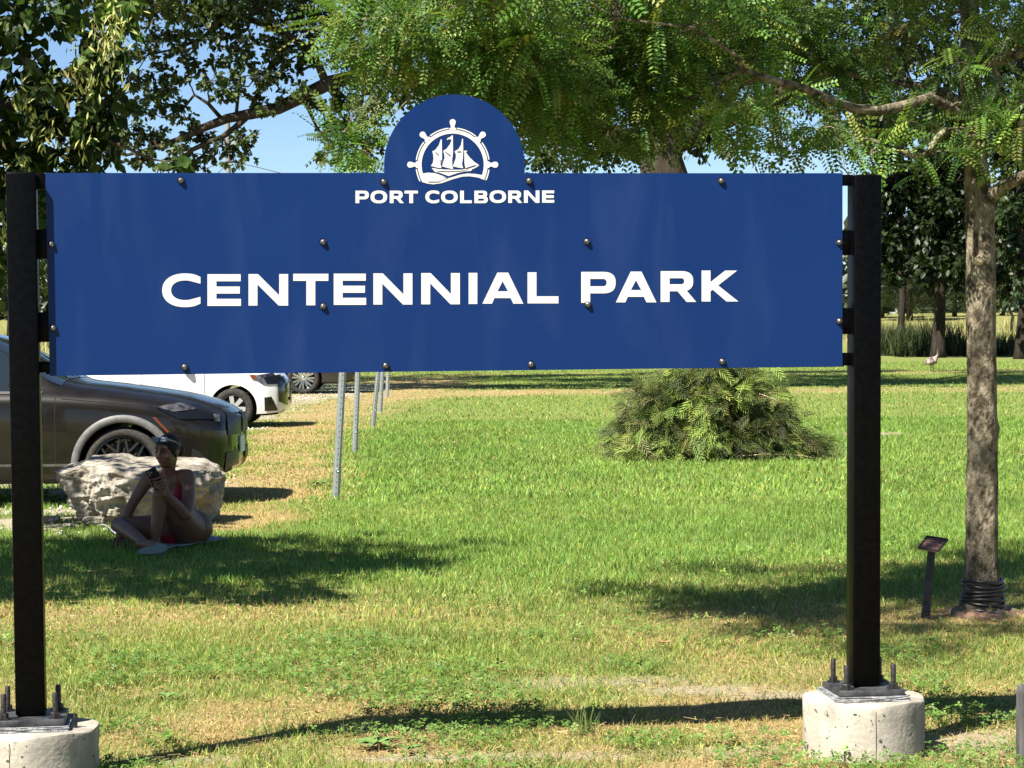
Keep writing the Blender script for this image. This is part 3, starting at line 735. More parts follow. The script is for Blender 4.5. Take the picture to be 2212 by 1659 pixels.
# --- honey locust by the sign (trunk in view)
LD0 = 12.3
lb = G(2118, 1328); LD0 = lb.y
def lt(x, y, r, dD=0): return (P(x, y, LD0 + dD), r)
k12 = pxm(LD0)
trunk = [(Vector((lb.x + .03, lb.y, -.12)), .20), (Vector((lb.x + .015, lb.y, .0)), .150), lt(2121, 1310, .118), lt(2122, 1280, .098), lt(2122, 1200, .088), lt(2122, 1060, .083), lt(2121, 900, .081), lt(2120, 760, .080), lt(2119, 640, .081), lt(2118, 540, .080), lt(2116, 450, .079), lt(2110, 400, .070), lt(2104, 330, .062),
         lt(2098, 230, .055), lt(2098, 130, .058), lt(2096, 30, .05), lt(2094, -120, .045), lt(2090, -400, .038), lt(2086, -700, .02)]
limbs = [
    [lt(2104, 295, .040), lt(2078, 262, .038, -.1), lt(2050, 232, .03, -.2), lt(2010, 210, .026, -.3), lt(1955, 228, .027, -.4), lt(1900, 239, .026, -.5), lt(1850, 236, .026, -.55), lt(1800, 220, .025, -.6), lt(1740, 192, .022, -.7), lt(1680, 176, .020, -.8), lt(1640, 165, .017, -.85), lt(1604, 150, .013, -.9), lt(1590, 120, .010, -1.0), lt(1500, 60, .008, -1.0), lt(1330, 40, .006, -1.1), lt(1150, 90, .004, -1.2)],
    [lt(2100, 240, .03), lt(2050, 205, .026, .2), lt(1990, 186, .022, .3), lt(1900, 174, .018, .4), lt(1800, 150, .014, .5), lt(1650, 110, .010, .6), lt(1450, 80, .008, .7), lt(1200, 110, .006, .8), lt(980, 140, .004, .8)],
    [lt(2106, 318, .026), lt(2080, 292, .022, -.2), lt(2040, 282, .018, -.3), lt(2022, 300, .016, -.35), lt(2005, 330, .014, -.4), lt(1975, 338, .012, -.4), lt(1925, 318, .009, -.4), lt(1880, 300, .006, -.4)],
    [lt(2117, 440, .050), lt(2140, 425, .044, -.05), lt(2170, 400, .036, -.1), lt(2230, 372, .030, -.2), lt(2330, 330, .02, -.4), lt(2450, 250, .01, -.6)],
    [lt(2100, 148, .032), lt(2140, 138, .028, -.2), lt(2200, 118, .024, -.4), lt(2300, 60, .016, -.7)],
    [lt(2096, -20, .03), lt(2000, -50, .022, -.3), lt(1900, -60, .016, -.6), lt(1750, -50, .012, -.9), lt(1560, -40, .009, -1.1), lt(1300, -10, .006, -1.5), lt(1050, 10, .004, -1.7)],
    [lt(2096, -60, .03), lt(2150, -140, .02, -.5), lt(2260, -260, .012, -.9)],
    [lt(2094, -200, .03), lt(2000, -300, .02, .5), lt(1920, -420, .012, .9)],
]
cl = []
def lc(x, y, rx, ry, n, dD=0): cl.append(px_clump(x, y, LD0 + dD, rx, ry, n, depth=.38))
# bright outer foliage over the middle of the sign
for x, y, rx, ry, n, dD in [
    (760, 45, 60, 40, 40, -1.4), (860, 60, 85, 60, 90, -1.3), (800, 110, 55, 35, 40, -1.0), (960, 80, 95, 70, 100, -1.3), (1060, 60, 90, 70, 110, -1.5), (920, 150, 90, 50, 75, -.8), (1080, 160, 90, 60, 110, -1.2),
    (1020, 215, 60, 25, 30, -.9), (1170, 90, 90, 80, 120, -1.4), (1180, 190, 90, 60, 110, -1.1), (1290, 60, 95, 70, 120, -1.4), (1280, 180, 95, 70, 115, -1.1), (1400, 70, 95, 75, 120, -.6), (1400, 180, 90, 65, 105, -1.0),
    (1500, 60, 90, 70, 115, .1), (1500, 170, 80, 60, 80, -.2), (1610, 50, 95, 65, 115, .3), (1600, 130, 80, 45, 75, .2), (1720, 60, 95, 60, 110, .5), (1760, 130, 90, 45, 70, .5), (1830, 110, 70, 45, 45, .5),
    (740, 290, 45, 40, 28, -.2), (790, 330, 45, 35, 26, -.2), (1240, 270, 80, 45, 55, -.6), (1350, 270, 70, 45, 40, -.5), (1150, 265, 60, 40, 34, -.6), (1560, 230, 70, 45, 40, -.6), (1650, 240, 70, 40, 32, -.4), (1780, 270, 80, 40, 30, -.3), (1700, 320, 60, 30, 18, 0),
    (1900, 160, 70, 40, 34, .4), (1960, 260, 60, 40, 30, -.3), (1900, 330, 70, 30, 24, -.3), (2010, 330, 60, 35, 26, -.2), (2080, 220, 50, 50, 30, -.3), (2050, 130, 60, 60, 36, -.2), (1960, 60, 80, 50, 40, .3),
    (2100, 270, 50, 40, 26, -.35), (2150, 300, 60, 40, 28, -.3), (2180, 230, 60, 60, 34, -.3), (2170, 110, 60, 50, 34, -.4), (2190, 30, 60, 50, 34, -.5), (2110, 340, 40, 25, 14, -.3),
    (2260, 340, 60, 50, 30, -.2), (2320, 240, 70, 60, 40, -.4), (2100, -60, 80, 60, 50, -.2), (2000, -50, 80, 50, 40, .3), (2250, -120, 90, 70, 50, -.6), (1930, -160, 80, 60, 36, .5), (2110, -260, 110, 80, 70, 0), (2200, -380, 100, 80, 60, -.6), (2010, -420, 100, 80, 60, .6), (2090, -560, 90, 90, 60, 0),
    (1300, -50, 100, 30, 40, -1.5), (1050, -60, 90, 30, 50, -2.0), (900, -70, 80, 30, 40, -2.1)]:
    if dD < -.9 and 1200 < x < 1850: dD = -.5
    lc(x, y, rx, ry, int(n * (2.1 if x < 1850 else 1.25)), dD)
tries = got = 0
SHP = [(1400, 1900, 1228, 1262), (1390, 1750, 1275, 1292), (1400, 2000, 1325, 1385), (1560, 2212, 1385, 1425), (1900, 2260, 1165, 1300), (1940, 2300, 1290, 1400), (1940, 2300, 1290, 1400), (1920, 2260, 1190, 1330)]
while got < 105 and tries < 20000:     # sprays that shade the lawn by the plaque
    tries += 1; a0_, a1_, b0_, b1_ = SHP[rng.integers(0, len(SHP))]
    g_ = G(rng.uniform(a0_, a1_), rng.uniform(b0_, b1_)); s_ = rng.uniform(2.5, 5.4); q_ = g_ - SK * s_
    x_ = 1106 + q_.x / q_.y * FPX; y_ = 690 - (q_.z - 1.6) / q_.y * FPX
    if q_.y < 8.9 or x_ < 720 or (y_ > -60 and (q_.y < 11.3 or y_ > 200)): continue
    cl.append((q_, (.26, .26, .14), 30)); got += 1
for k in range(20):       # upper crown on the sun side, above the frame
    cl.append((Vector((rng.uniform(.9, 2.3), rng.uniform(10.9, 12.1), rng.uniform(4.1, 6.0))), (.42, .42, .3), 130))
locust = make_tree('honey_locust', 'young honey locust with mottled trunk wrapped in black coil, beside the plaque stake', (lb.x, lb.y, 0), trunk, limbs, cl, LOCUST, .215,
          [(.085, .175, .03), (.115, .22, .036), (.06, .135, .026), (.14, .24, .042), (.10, .185, .05), (.15, .22, .04), (.22, .24, .05)], m_bark_locust, m_leaf_gloss, per_twig=7, drop=.06, spread=1.5, twig_r=.0035, limb_seg=8, side_up=1.1, trunk_seg=22, wob=.035, lean_sun=1.2, twig_len=1.1)
# knotty relief on the locust trunk
tro = [o for o in locust.children if o.name.startswith('trunk')][0]
old = tro.data
bm = bmesh.new(); pts = [p for p, r in trunk]; rs = [r for p, r in trunk]; PP, RR = [], []
for i in range(len(pts) - 1):
    m_ = max(2, int((pts[i + 1] - pts[i]).length / .03))
    for k in range(m_): PP.append(pts[i].lerp(pts[i + 1], k / m_)); RR.append(rs[i] + (rs[i + 1] - rs[i]) * k / m_)
PP.append(pts[-1]); RR.append(rs[-1]); sg_ = 30; rings = []
for i, (p, r) in enumerate(zip(PP, RR)):
    ring = []
    for k in range(sg_):
        th = 2 * PI * k / sg_; cx_, sx_ = math.cos(th), math.sin(th)
        nz = (fbm(cx_ * .5 + 3, p.z * .55 + sx_ * .5, .22, 2) - .5) * .26 + (fbm(cx_ * 2 + sx_, p.z * 2.2 + sx_ * 2, .16, 8) - .5) * .10
        for kz, kth, ka in ((1.85, -1.9, .22), (1.30, -.9, .16), (.72, -2.2, .14), (2.6, -1.2, .2), (1.0, -.3, .18)):
            dth = math.atan2(math.sin(th - kth), math.cos(th - kth)); nz += ka * math.exp(-((p.z - kz) / .035) ** 2 - (dth / .35) ** 2)
        ring.append(bm.verts.new(p + Vector((cx_, sx_, 0)) * (r * (1 + float(nz)))))
    rings.append(ring)
for q0, q1 in zip(rings, rings[1:]):
    for k in range(sg_): bm.faces.new((q0[k], q0[(k + 1) % sg_], q1[(k + 1) % sg_], q1[k]))
me = smooth(bm_mesh('trunk', bm)); me.transform(Matrix.Translation(-ORG[locust])); me.materials.append(m_bark_locust); tro.data = me; bpy.data.meshes.remove(old)
# black corrugated coil round the trunk foot
m_coil = mat('black_plastic_coil', (.008, .008, .009), rough=.38, spec=.5)
bm = bmesh.new()
zt, zb = P(2122, 1254, LD0).z, P(2122, 1312, LD0).z
for i in range(7):
    z = zt - (zt - zb) * i / 6; pts = []
    for k in range(29):
        th = 2 * PI * k / 28 + .4; rr = .104 + .004 * math.sin(th * 3 + i) + (.014 * i / 6)
        pts.append(Vector((P(2123, 1280, LD0).x + rr * math.cos(th), lb.y + rr * math.sin(th), z + .006 * math.sin(2 * th + i * 1.3))))
    tube(bm, pts, .0105, 7, False)
coil = link('trunk_guard_coil', smooth(bm_mesh('coil', bm)), m_coil, origin=(lb.x, lb.y, 0)); tag(coil, 'black ribbed plastic coil wound round the foot of the honey locust', 'trunk guard')
# root flare and pruned knot
bm = bmesh.new(); rings = []
for zi, (z, r) in enumerate(((.075, .085), (.055, .098), (.04, .115), (.026, .14), (.012, .17), (-.01, .21), (-.04, .26))):
    ring = []
    for k in range(40):
        th = 2 * PI * k / 40; amp = .30 * min(1, max(0, (.07 - z) / .07))
        rr = r * (1 + amp * (.55 * math.sin(3 * th + .6) + .35 * math.sin(5 * th + 2) + .25 * math.sin(8 * th)) - amp * .25)
        ring.append(bm.verts.new((P(2122, 1300, LD0).x + rr * math.cos(th) * 1.15, lb.y + rr * math.sin(th), z + .006 * math.sin(9 * th + z * 60))))
    rings.append(ring)
for q0, q1 in zip(rings, rings[1:]):
    for k in range(40): bm.faces.new((q0[k], q1[k], q1[(k + 1) % 40], q0[(k + 1) % 40]))
fixn(bm)
m_root = bark('bark_root', (.10, .06, .04), (.30, .20, .14), 14, (1, 1, 1), .5)
link('root_flare', smooth(bm_mesh('root_flare', bm)), m_root, locust)
kp = P(2114, 563, LD0 - .083); bm = bmesh.new()
Mk = Matrix.Rotation(RAD(90), 3, 'X')
lathe(bm, [(0, .016), (.012, .017), (.0185, .015), (.024, .008), (.03, -.02)], 16, kp, Mk)
m_knot = mat('pruned_wood', rough=.8, build=lambda nt, b: noise_mix(nt, b, (.30, .20, .10), (.62, .52, .34), 90))
link('pruned_knot', smooth(bm_mesh('pruned_knot', bm), 40), m_knot, locust)
m_pod = mat('seed_pod', rough=.6, build=lambda nt, b: noise_mix(nt, b, (.16, .08, .035), (.36, .23, .10), 30))
for pts in ([(1015, -12), (1019, 10), (1022, 28), (1030, 46), (1037, 60)], [(1068, -12), (1065, 6), (1070, 25), (1079, 40), (1088, 47)]):
    bm = bmesh.new(); q = [P(x, y, LD0 - 1.6) for x, y in pts]; tube(bm, q, [.008, .015, .016, .014, .004], 8)
    for v in bm.verts: v.co.y = (LD0 - 1.6) + (v.co.y - (LD0 - 1.6)) * .35
    link('seed_pod', smooth(bm_mesh('seed_pod', bm)), m_pod, locust)

# --- linden out of frame on the left, its crown edge in view and its shade on the sitter
cx, cy, cz = -4.9, 13.25, 4.7
trunk = [(Vector((-5.3, 13.2, -.1)), .2), (Vector((-5.3, 13.2, .1)), .16), (Vector((-5.25, 13.2, 1.2)), .13), (Vector((-5.15, 13.2, 2.4)), .115), (Vector((-5.05, 13.2, 4)), .085), (Vector((-5.0, 13.2, 6.2)), .03)]
limbs = []
for i in range(11):
    th = i * 2.4; z0 = 2.1 + .32 * i; o = Vector((math.cos(th), math.sin(th) * .75, 0)); L = 2.2 - .11 * abs(i - 3)
    p0 = Vector((-5.12, 13.2, z0)); limbs.append([(p0, .045), (p0 + o * L * .4 + Vector((0, 0, .25)), .03), (p0 + o * L * .75 + Vector((0, 0, .3)), .018), (p0 + o * L + Vector((0, 0, .2)), .007)])
cl = []
def lin(X, Y, Z, r, n): cl.append((Vector((X, Y, Z)), (r, r * .9, r * .8), n))
for k in range(64):
    o = rng.normal(size=3); o /= np.linalg.norm(o); q = rng.uniform(.3, 1) ** .5
    X, Y, Z = cx + o[0] * 2.15 * q, cy + o[1] * 1.55 * q, cz + o[2] * 1.9 * q
    x_ = 1106 + X / Y * FPX; y_ = 690 - (Z - 1.6) / Y * FPX
    if x_ > 60 or Y + SK.y * Z > 16.75: continue
    lin(X, Y, Z, .45, 115)
tries = 0; got = 0
while got < 230 and tries < 6000:      # crown parts whose shade falls on the sitter's patch of lawn
    tries += 1
    gx_, gy_ = rng.uniform(-120, 800), rng.uniform(1150, 1296)
    if rng.random() < .34: gx_, gy_ = rng.uniform(190, 500), rng.uniform(1168, 1215)
    elif rng.random() < .07: gx_, gy_ = rng.uniform(120, 420), rng.uniform(1110, 1140)
    elif gy_ < 1168: continue
    if gy_ > 1296 - max(0, gx_ - 650) * .22 or gy_ < 1080: continue
    g_ = G(gx_, gy_); s_ = rng.uniform(2.3, 5.2); q_ = g_ - SK * s_
    x_ = 1106 + q_.x / q_.y * FPX; y_ = 690 - (q_.z - 1.6) / q_.y * FPX
    if x_ > 0 and not (x_ < 255 and 150 < y_ < 370): continue
    cl.append((q_, (.30, .28, .24), 75)); got += 1
def lpx(x, y, r, n, D=13.3): cl.append(px_clump(x, y, D, r, r, n, depth=.35))
for x, y, r, n, D in [(30, 40, 60, 70, 13.2), (100, 30, 50, 45, 13.3), (60, 130, 60, 60, 13.4), (20, 210, 70, 75, 13.2), (95, 215, 60, 60, 13.1), (150, 190, 55, 50, 13.3), (215, 150, 50, 50, 13.2), (225, 70, 45, 52, 13.1), (262, 20, 40, 42, 13.1), (225, 110, 40, 40, 12.9), (180, 240, 50, 45, 13.2),
                      (240, 215, 40, 34, 13.0), (60, 300, 70, 75, 13.3), (140, 300, 60, 60, 13.2), (200, 300, 45, 36, 13.1), (235, 265, 35, 20, 13.2), (100, 355, 60, 50, 13.4), (180, 350, 50, 36, 13.3), (30, 370, 60, 50, 13.2), (10, 470, 50, 44, 13.2), (95, 470, 35, 30, 13.3), (0, 560, 50, 36, 13.3), (60, 560, 40, 24, 13.4), (150, 25, 28, 14, 13.3), (255, 320, 28, 14, 13.2), (395, 358, 18, 10, 13.0), (-60, 450, 60, 50, 13.2), (-50, 330, 70, 70, 13.2)]:
    lpx(x, y, r, int(n * 1.8), D)
limbs.append([(Vector((-5.1, 13.2, 2.75)), .03), pc(120, 330, 13.3, .02), pc(230, 300, 13.2, .012), pc(330, 345, 13.05, .006), pc(392, 352, 13.0, .004)])
limbs.append([(Vector((-5.1, 13.2, 3.0)), .035), pc(60, 230, 13.3, .024), pc(160, 190, 13.2, .016), pc(230, 90, 13.1, .008)])
linden = make_tree('linden_tree', 'leafy linden with heart shaped leaves and pale bracts shading the seated person', (-5.3, 13.2, 0), trunk, limbs, cl, LEAFH, .070,
          [(.034, .066, .014), (.044, .08, .016), (.028, .054, .013), (.066, .104, .02)], m_bark_linden, m_leaf_gloss, per_twig=9, drop=.35, spread=1.8, twig_r=.004, side_up=.75)
# pale seed bracts
nb = 560; pos = []
for _ in range(nb):
    x, y = random.choice([(240, 60), (225, 100), (235, 130), (195, 170), (235, 20), (160, 160), (100, 290), (180, 290), (250, 60), (40, 380), (15, 480), (70, 210)])
    pos.append(tuple(P(x + rng.normal(0, 26), y + rng.normal(0, 30), 12.85 + rng.normal(0, .12))))
pos = np.array(pos)
me = inst_mesh('bracts', [(0, 0, 0), (-.13, .5, .05), (0, 1, -.1), (.13, .5, .05)], [(0, 2, 1), (0, 3, 2)], rot_frames(rng.normal(0, .45, (nb, 3)) + np.array([0, 0, -.8]), rdir(nb) + np.array([-.4, -.5, .6])), pos, rng.uniform(.045, .075, nb), jit_cols([(.34, .36, .12), (.42, .40, .16), (.28, .33, .10)], nb))
tag(link('bracts', me, m_leaf, linden), kind='stuff')

# --- big oak behind
OD = 50.0
ob = P(1500, 845, OD); ob.z = 0
k50 = pxm(OD)
def ot(x, y, rpx, dD=0): return (P(x, y, OD + dD), rpx * pxm(OD))
trunk = [(Vector((ob.x, ob.y, -.3)), .85), (Vector((ob.x, ob.y, .2)), .66), ot(1490, 700, 54), ot(1470, 520, 50), ot(1440, 400, 50), ot(1425, 340, 48), ot(1440, 270, 40), ot(1480, 200, 34), ot(1510, 90, 28), ot(1530, -80, 22), ot(1540, -300, 14), ot(1540, -480, 5)]
limbs = [
    [ot(1430, 345, 34), ot(1330, 300, 27), ot(1180, 235, 23), ot(1000, 185, 20), ot(860, 165, 17), ot(770, 165, 16), ot(715, 178, 15.5), ot(660, 205, 15), ot(600, 234, 13.5), ot(540, 247, 12), ot(490, 256, 10.5), ot(440, 276, 9), ot(390, 300, 7), ot(340, 318, 5.5), ot(270, 336, 3)],
    [ot(705, 182, 10), ot(688, 140, 9), ot(665, 108, 8.5), ot(630, 80, 8), ot(590, 60, 7.5), ot(540, 42, 7), ot(490, 34, 6), ot(400, 20, 4), ot(320, 10, 2)],
    [ot(535, 250, 8), ot(508, 276, 7), ot(480, 296, 6), ot(440, 312, 5.5), ot(410, 326, 5), ot(385, 352, 4), ot(372, 378, 2.5)],
    [ot(500, 36, 5), ot(465, 62, 5), ot(430, 85, 4), ot(380, 106, 3.2), ot(320, 118, 2)],
    [ot(480, 258, 5), ot(450, 224, 4), ot(420, 205, 3.4), ot(395, 235, 3), ot(350, 255, 1.6)],
    [ot(510, 250, 4), ot(515, 200, 3.4), ot(505, 160, 2.6), ot(480, 130, 1.6)],
    [ot(1425, 320, 36), ot(1540, 260, 28), ot(1650, 225, 22), ot(1800, 150, 16), ot(1950, 60, 10), ot(2080, 20, 5)],
    [ot(1440, 300, 28), ot(1360, 190, 22), ot(1260, 90, 16), ot(1150, -40, 10), ot(1020, -150, 5)],
    [ot(1500, 120, 20), ot(1640, 10, 14), ot(1800, -100, 8), ot(1900, -180, 4)],
    [ot(1010, 190, 10), ot(930, 110, 8), ot(840, 40, 6), ot(740, -40, 3)],
]
cl = []
def oc(x, y, rx, ry, n, dD=0): cl.append(px_clump(x, y, OD + dD, rx, ry, n, depth=max(rx, ry) * k50 * .8))
OAK = [(455, 175, 26, 20, 46), (425, 140, 28, 20, 44), (595, 150, 26, 18, 40), (645, 195, 24, 16, 30), (405, 170, 22, 16, 28), (365, 185, 26, 18, 40), (605, 112, 30, 20, 50), (470, 205, 22, 14, 28), (575, 240, 26, 12, 24), (660, 120, 26, 22, 44), (255, 120, 26, 30, 50), (330, 15, 45, 30, 90), (400, 20, 60, 40, 170), (480, 20, 60, 40, 190), (560, 20, 60, 40, 190), (640, 25, 60, 45, 200), (700, 60, 50, 50, 190), (440, 75, 50, 30, 130), (520, 85, 45, 30, 110), (600, 95, 40, 25, 90), (350, 75, 40, 28, 90), (310, 110, 34, 24, 70), (390, 115, 36, 20, 60),
       (520, 140, 36, 28, 85), (560, 165, 36, 30, 90), (500, 190, 34, 28, 85), (550, 215, 34, 20, 60), (610, 205, 26, 18, 36), (470, 135, 26, 18, 45), (640, 160, 24, 18, 30), (680, 215, 30, 16, 32), (620, 130, 22, 16, 26),
       (345, 155, 34, 24, 70), (290, 175, 32, 26, 70), (330, 195, 36, 22, 70), (290, 235, 36, 24, 80), (350, 235, 26, 18, 40), (265, 280, 40, 26, 90), (320, 290, 36, 22, 70), (240, 330, 40, 26, 80), (300, 335, 40, 24, 80), (400, 260, 28, 16, 40), (390, 225, 20, 12, 26),
       (430, 290, 32, 18, 56), (380, 325, 34, 22, 66), (440, 335, 32, 20, 52), (350, 355, 30, 18, 46), (480, 320, 26, 20, 44), (530, 300, 28, 20, 46), (545, 335, 22, 14, 24), (505, 350, 22, 12, 22), (430, 362, 30, 12, 34),
       (745, 215, 34, 30, 95), (715, 270, 26, 28, 60), (755, 285, 36, 34, 110), (790, 235, 40, 36, 120), (710, 330, 26, 24, 56), (760, 345, 36, 24, 90), (805, 320, 30, 36, 100), (800, 170, 44, 36, 130), (850, 110, 50, 50, 150), (760, 110, 46, 36, 120),
       (860, 200, 40, 36, 100), (940, 190, 60, 30, 110), (1010, 120, 70, 60, 180), (1100, 200, 70, 50, 170), (1180, 130, 80, 70, 190), (1190, 260, 60, 44, 160), (1160, 330, 40, 40, 120), (1240, 330, 60, 40, 170), (1290, 230, 70, 60, 190), (1330, 320, 60, 46, 150), (1300, 110, 80, 70, 180), (1400, 230, 60, 50, 140),
       (1420, 110, 80, 70, 190), (1540, 120, 80, 70, 190), (1530, 300, 60, 36, 100), (1600, 320, 60, 36, 110), (1620, 240, 70, 40, 140), (1650, 140, 80, 60, 170), (1760, 200, 70, 50, 150), (1700, 300, 50, 30, 74), (1860, 150, 80, 60, 170), (1820, 290, 50, 26, 60), (1950, 110, 80, 60, 160), (2060, 80, 80, 60, 160), (2160, 60, 70, 60, 120),
       (1900, 250, 60, 40, 100), (2000, 220, 60, 50, 110), (900, 20, 70, 50, 150), (1030, 10, 70, 50, 140), (1180, 10, 80, 50, 150), (1350, 0, 90, 50, 160), (1500, 0, 90, 50, 160), (1650, 20, 90, 50, 160), (1800, 30, 90, 50, 160),
       (800, 30, 60, 40, 140), (1000, -120, 120, 60, 200), (1250, -120, 140, 70, 240), (1500, -140, 140, 80, 260), (1750, -110, 130, 70, 220), (700, -70, 90, 40, 120), (1350, -280, 130, 80, 220), (1600, -300, 130, 80, 220), (1480, -430, 130, 80, 200), (1950, -90, 100, 60, 150), (500, -40, 110, 30, 120)]
for k in range(92):     # the crown above the frame
    X_, Y_ = rng.uniform(-11.5, 11), rng.uniform(47.5, 60); Z_ = rng.uniform(9.6, 12) + 5.5 * max(0, 1 - ((X_ - 3) / 8) ** 2) * rng.random()
    cl.append((Vector((X_, Y_, Z_)), (1.5, 1.5, 1.0), 640))
for X_, Y_, Z_ in ((0, 55, 11), (6, 55, 11.5), (2.5, 58, 12), (8, 51, 11), (-4, 54, 10.5)): limbs.append([(Vector((5.0, 50, 8.0)), .22), (Vector(((5 + X_) / 2, (50 + Y_) / 2, (8 + Z_) / 2 + .5)), .13), (Vector((X_, Y_, Z_)), .05)])
for x, y, rx, ry, n in OAK: oc(x, y, rx, ry, int(n * 2.9), rng.uniform(-1.6, 1.6) if x > 720 else rng.uniform(-.6, .6))
oak = make_tree('oak_tree', 'huge spreading oak with a long low limb reaching out behind the sign', (ob.x, ob.y, 0), trunk, limbs, cl, LEAFO, .125,
          [(.046, .072, .019), (.06, .09, .023), (.078, .104, .03), (.036, .056, .016)], m_bark_oak, m_leaf, per_twig=12, drop=.3, spread=1.5, twig_r=.012, limb_seg=10, side_up=.35, high_leaf=1.6)  # unseen leaves above the frame are enlarged to thicken the oak's cast shade

# --- farther trees on the right
def far_tree(name, label, x, yb, D, trunk_px, crown, lsize, cols, n_mul=1.0, leaf=LEAFO, limbs_extra=(), group='trees beyond the lawn'):
    b = P(x, yb, D); zb = float(ter(b.x, b.y)); b.z = zb; k = pxm(D)
    ytop = min(c[1] - c[3] * .4 for c in crown)
    trunk = [(Vector((b.x, b.y, zb - .3)), trunk_px * k * .95), (Vector((b.x, b.y, zb + .4)), trunk_px * k * .66)]
    for i in range(1, 9):
        f = i / 8; y = yb - 25 + (ytop - yb + 25) * f
        trunk.append((P(x + 6 * math.sin(i * 1.7) + 0 * f, y, D), trunk_px * k * (.5 * (1 - f) ** .8 + .03)))
    limbs = []
    for c in crown[::2]:
        f = .2 + .5 * random.random(); i = 2 + int(f * 6)
        p0, r0 = trunk[i]; p1 = P(c[0], c[1], D + c[4]); m = p0.lerp(p1, .5) + Vector((0, 0, .3))
        limbs.append([(p0, r0 * .5), (m, r0 * .32), (p1, r0 * .12)])
    cl = [px_clump(cx_, cy_, D + dd, rx, ry, int(n * n_mul), depth=max(rx, ry) * k * .9) for cx_, cy_, rx, ry, dd, n in crown]
    return make_tree(name, label, (b.x, b.y, zb), trunk, limbs, cl, leaf, lsize, cols, m_bark_far, m_leaf, group=group, per_twig=12, drop=.45, spread=1.5, twig_r=.015, limb_seg=7, side_up=.35)
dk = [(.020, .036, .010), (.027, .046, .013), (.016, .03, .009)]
def crown_box(x0, x1, y0, y1, n, r=(50, 40), per=150, dd=2.0):
    return [(rng.uniform(x0, x1), rng.uniform(y0, y1), r[0] * rng.uniform(.7, 1.2), r[1] * rng.uniform(.7, 1.2), rng.uniform(-dd, dd), per) for _ in range(n)]
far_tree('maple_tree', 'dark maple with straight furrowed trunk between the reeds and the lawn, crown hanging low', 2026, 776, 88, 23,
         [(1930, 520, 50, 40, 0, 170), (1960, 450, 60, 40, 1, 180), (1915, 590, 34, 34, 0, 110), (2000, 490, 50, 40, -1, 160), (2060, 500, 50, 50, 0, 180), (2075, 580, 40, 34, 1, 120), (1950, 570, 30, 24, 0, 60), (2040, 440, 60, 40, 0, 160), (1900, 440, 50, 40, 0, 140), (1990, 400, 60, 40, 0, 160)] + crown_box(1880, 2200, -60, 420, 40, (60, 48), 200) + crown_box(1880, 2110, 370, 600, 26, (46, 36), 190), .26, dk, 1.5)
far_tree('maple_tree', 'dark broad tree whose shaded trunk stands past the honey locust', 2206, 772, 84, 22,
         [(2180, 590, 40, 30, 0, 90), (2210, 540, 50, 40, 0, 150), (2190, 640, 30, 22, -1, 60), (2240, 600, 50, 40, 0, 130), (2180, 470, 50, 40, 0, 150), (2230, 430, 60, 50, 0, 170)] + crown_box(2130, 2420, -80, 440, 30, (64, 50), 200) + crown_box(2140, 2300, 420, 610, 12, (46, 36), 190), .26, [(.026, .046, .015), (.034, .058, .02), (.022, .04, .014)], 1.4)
far_tree('hawthorn_tree', 'small leaning thin tree standing in the sunlit far field', 2182, 722, 118, 7,
         [(2175, 620, 30, 22, 0, 90), (2200, 600, 34, 26, 0, 110), (2165, 655, 22, 16, 0, 50), (2205, 650, 26, 18, 0, 60)], .22, [(.08, .10, .035), (.10, .12, .04)], 1.2)
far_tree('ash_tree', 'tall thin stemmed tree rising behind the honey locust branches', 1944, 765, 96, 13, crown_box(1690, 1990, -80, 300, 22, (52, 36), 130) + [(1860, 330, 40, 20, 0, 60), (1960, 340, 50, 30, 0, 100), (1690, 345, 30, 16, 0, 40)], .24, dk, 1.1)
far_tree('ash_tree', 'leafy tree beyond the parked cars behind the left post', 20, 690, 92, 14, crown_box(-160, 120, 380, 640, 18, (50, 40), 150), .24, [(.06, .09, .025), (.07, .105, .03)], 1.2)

# --- distant junipers
m_bark_j = m_bark_oak
def juniper(label, x, ybase, D, hpx, wpx):
    b = P(x, ybase, D); zb = float(ter(b.x, b.y)); b.z = zb; k = pxm(D); H = hpx * k; W = wpx * k
    t = thing('juniper_tree', (b.x, b.y, zb), label, 'tree', 'junipers at the far edge of the field')
    bm = bmesh.new(); tube(bm, [b - Vector((0, 0, .3)), b + Vector((0, 0, H * .5)), b + Vector((0, 0, H * .97))], [W * .06, W * .04, .01], 8)
    link('trunk', smooth(bm_mesh('trunk', bm)), m_bark_j, t)
    n = 900; u = rng.uniform(0.02, 1, n); th = rng.uniform(0, 2 * PI, n); lob = 1 + .35 * np.sin(th * 3 + u * 9) * np.sin(u * 21 + x)
    r = W / 2 * np.clip((1 - u) ** .75, .03, 1) * lob * rng.uniform(.5, 1, n) ** .5
    pos = np.stack([b.x + r * np.cos(th), b.y + r * np.sin(th), zb + H * (.06 + .94 * u)], -1)
    d = np.stack([np.cos(th), np.sin(th), rng.uniform(-.1, .9, n)], -1) + rng.normal(0, .3, (n, 3))
    me = inst_mesh('crown', CEDAR[0], CEDAR[1], rot_frames(d, rdir(n) + np.array([0, 0, .8])), pos, W * rng.uniform(.18, .32, n), jit_cols([(.038, .052, .020), (.05, .064, .025), (.03, .042, .017)], n))
    tag(link('crown', me, m_needle, t), kind='stuff')
juniper('broad grey green juniper left of the dark maple trunk at the far field edge', 1965, 700, 150, 215, 130)
juniper('juniper beside the black sign post at the far field edge', 1905, 698, 156, 150, 110)
juniper('juniper half hidden behind the dark maple trunk', 2062, 700, 158, 150, 100)
juniper('juniper showing past the honey locust trunk at the far field edge', 2165, 700, 160, 130, 110)

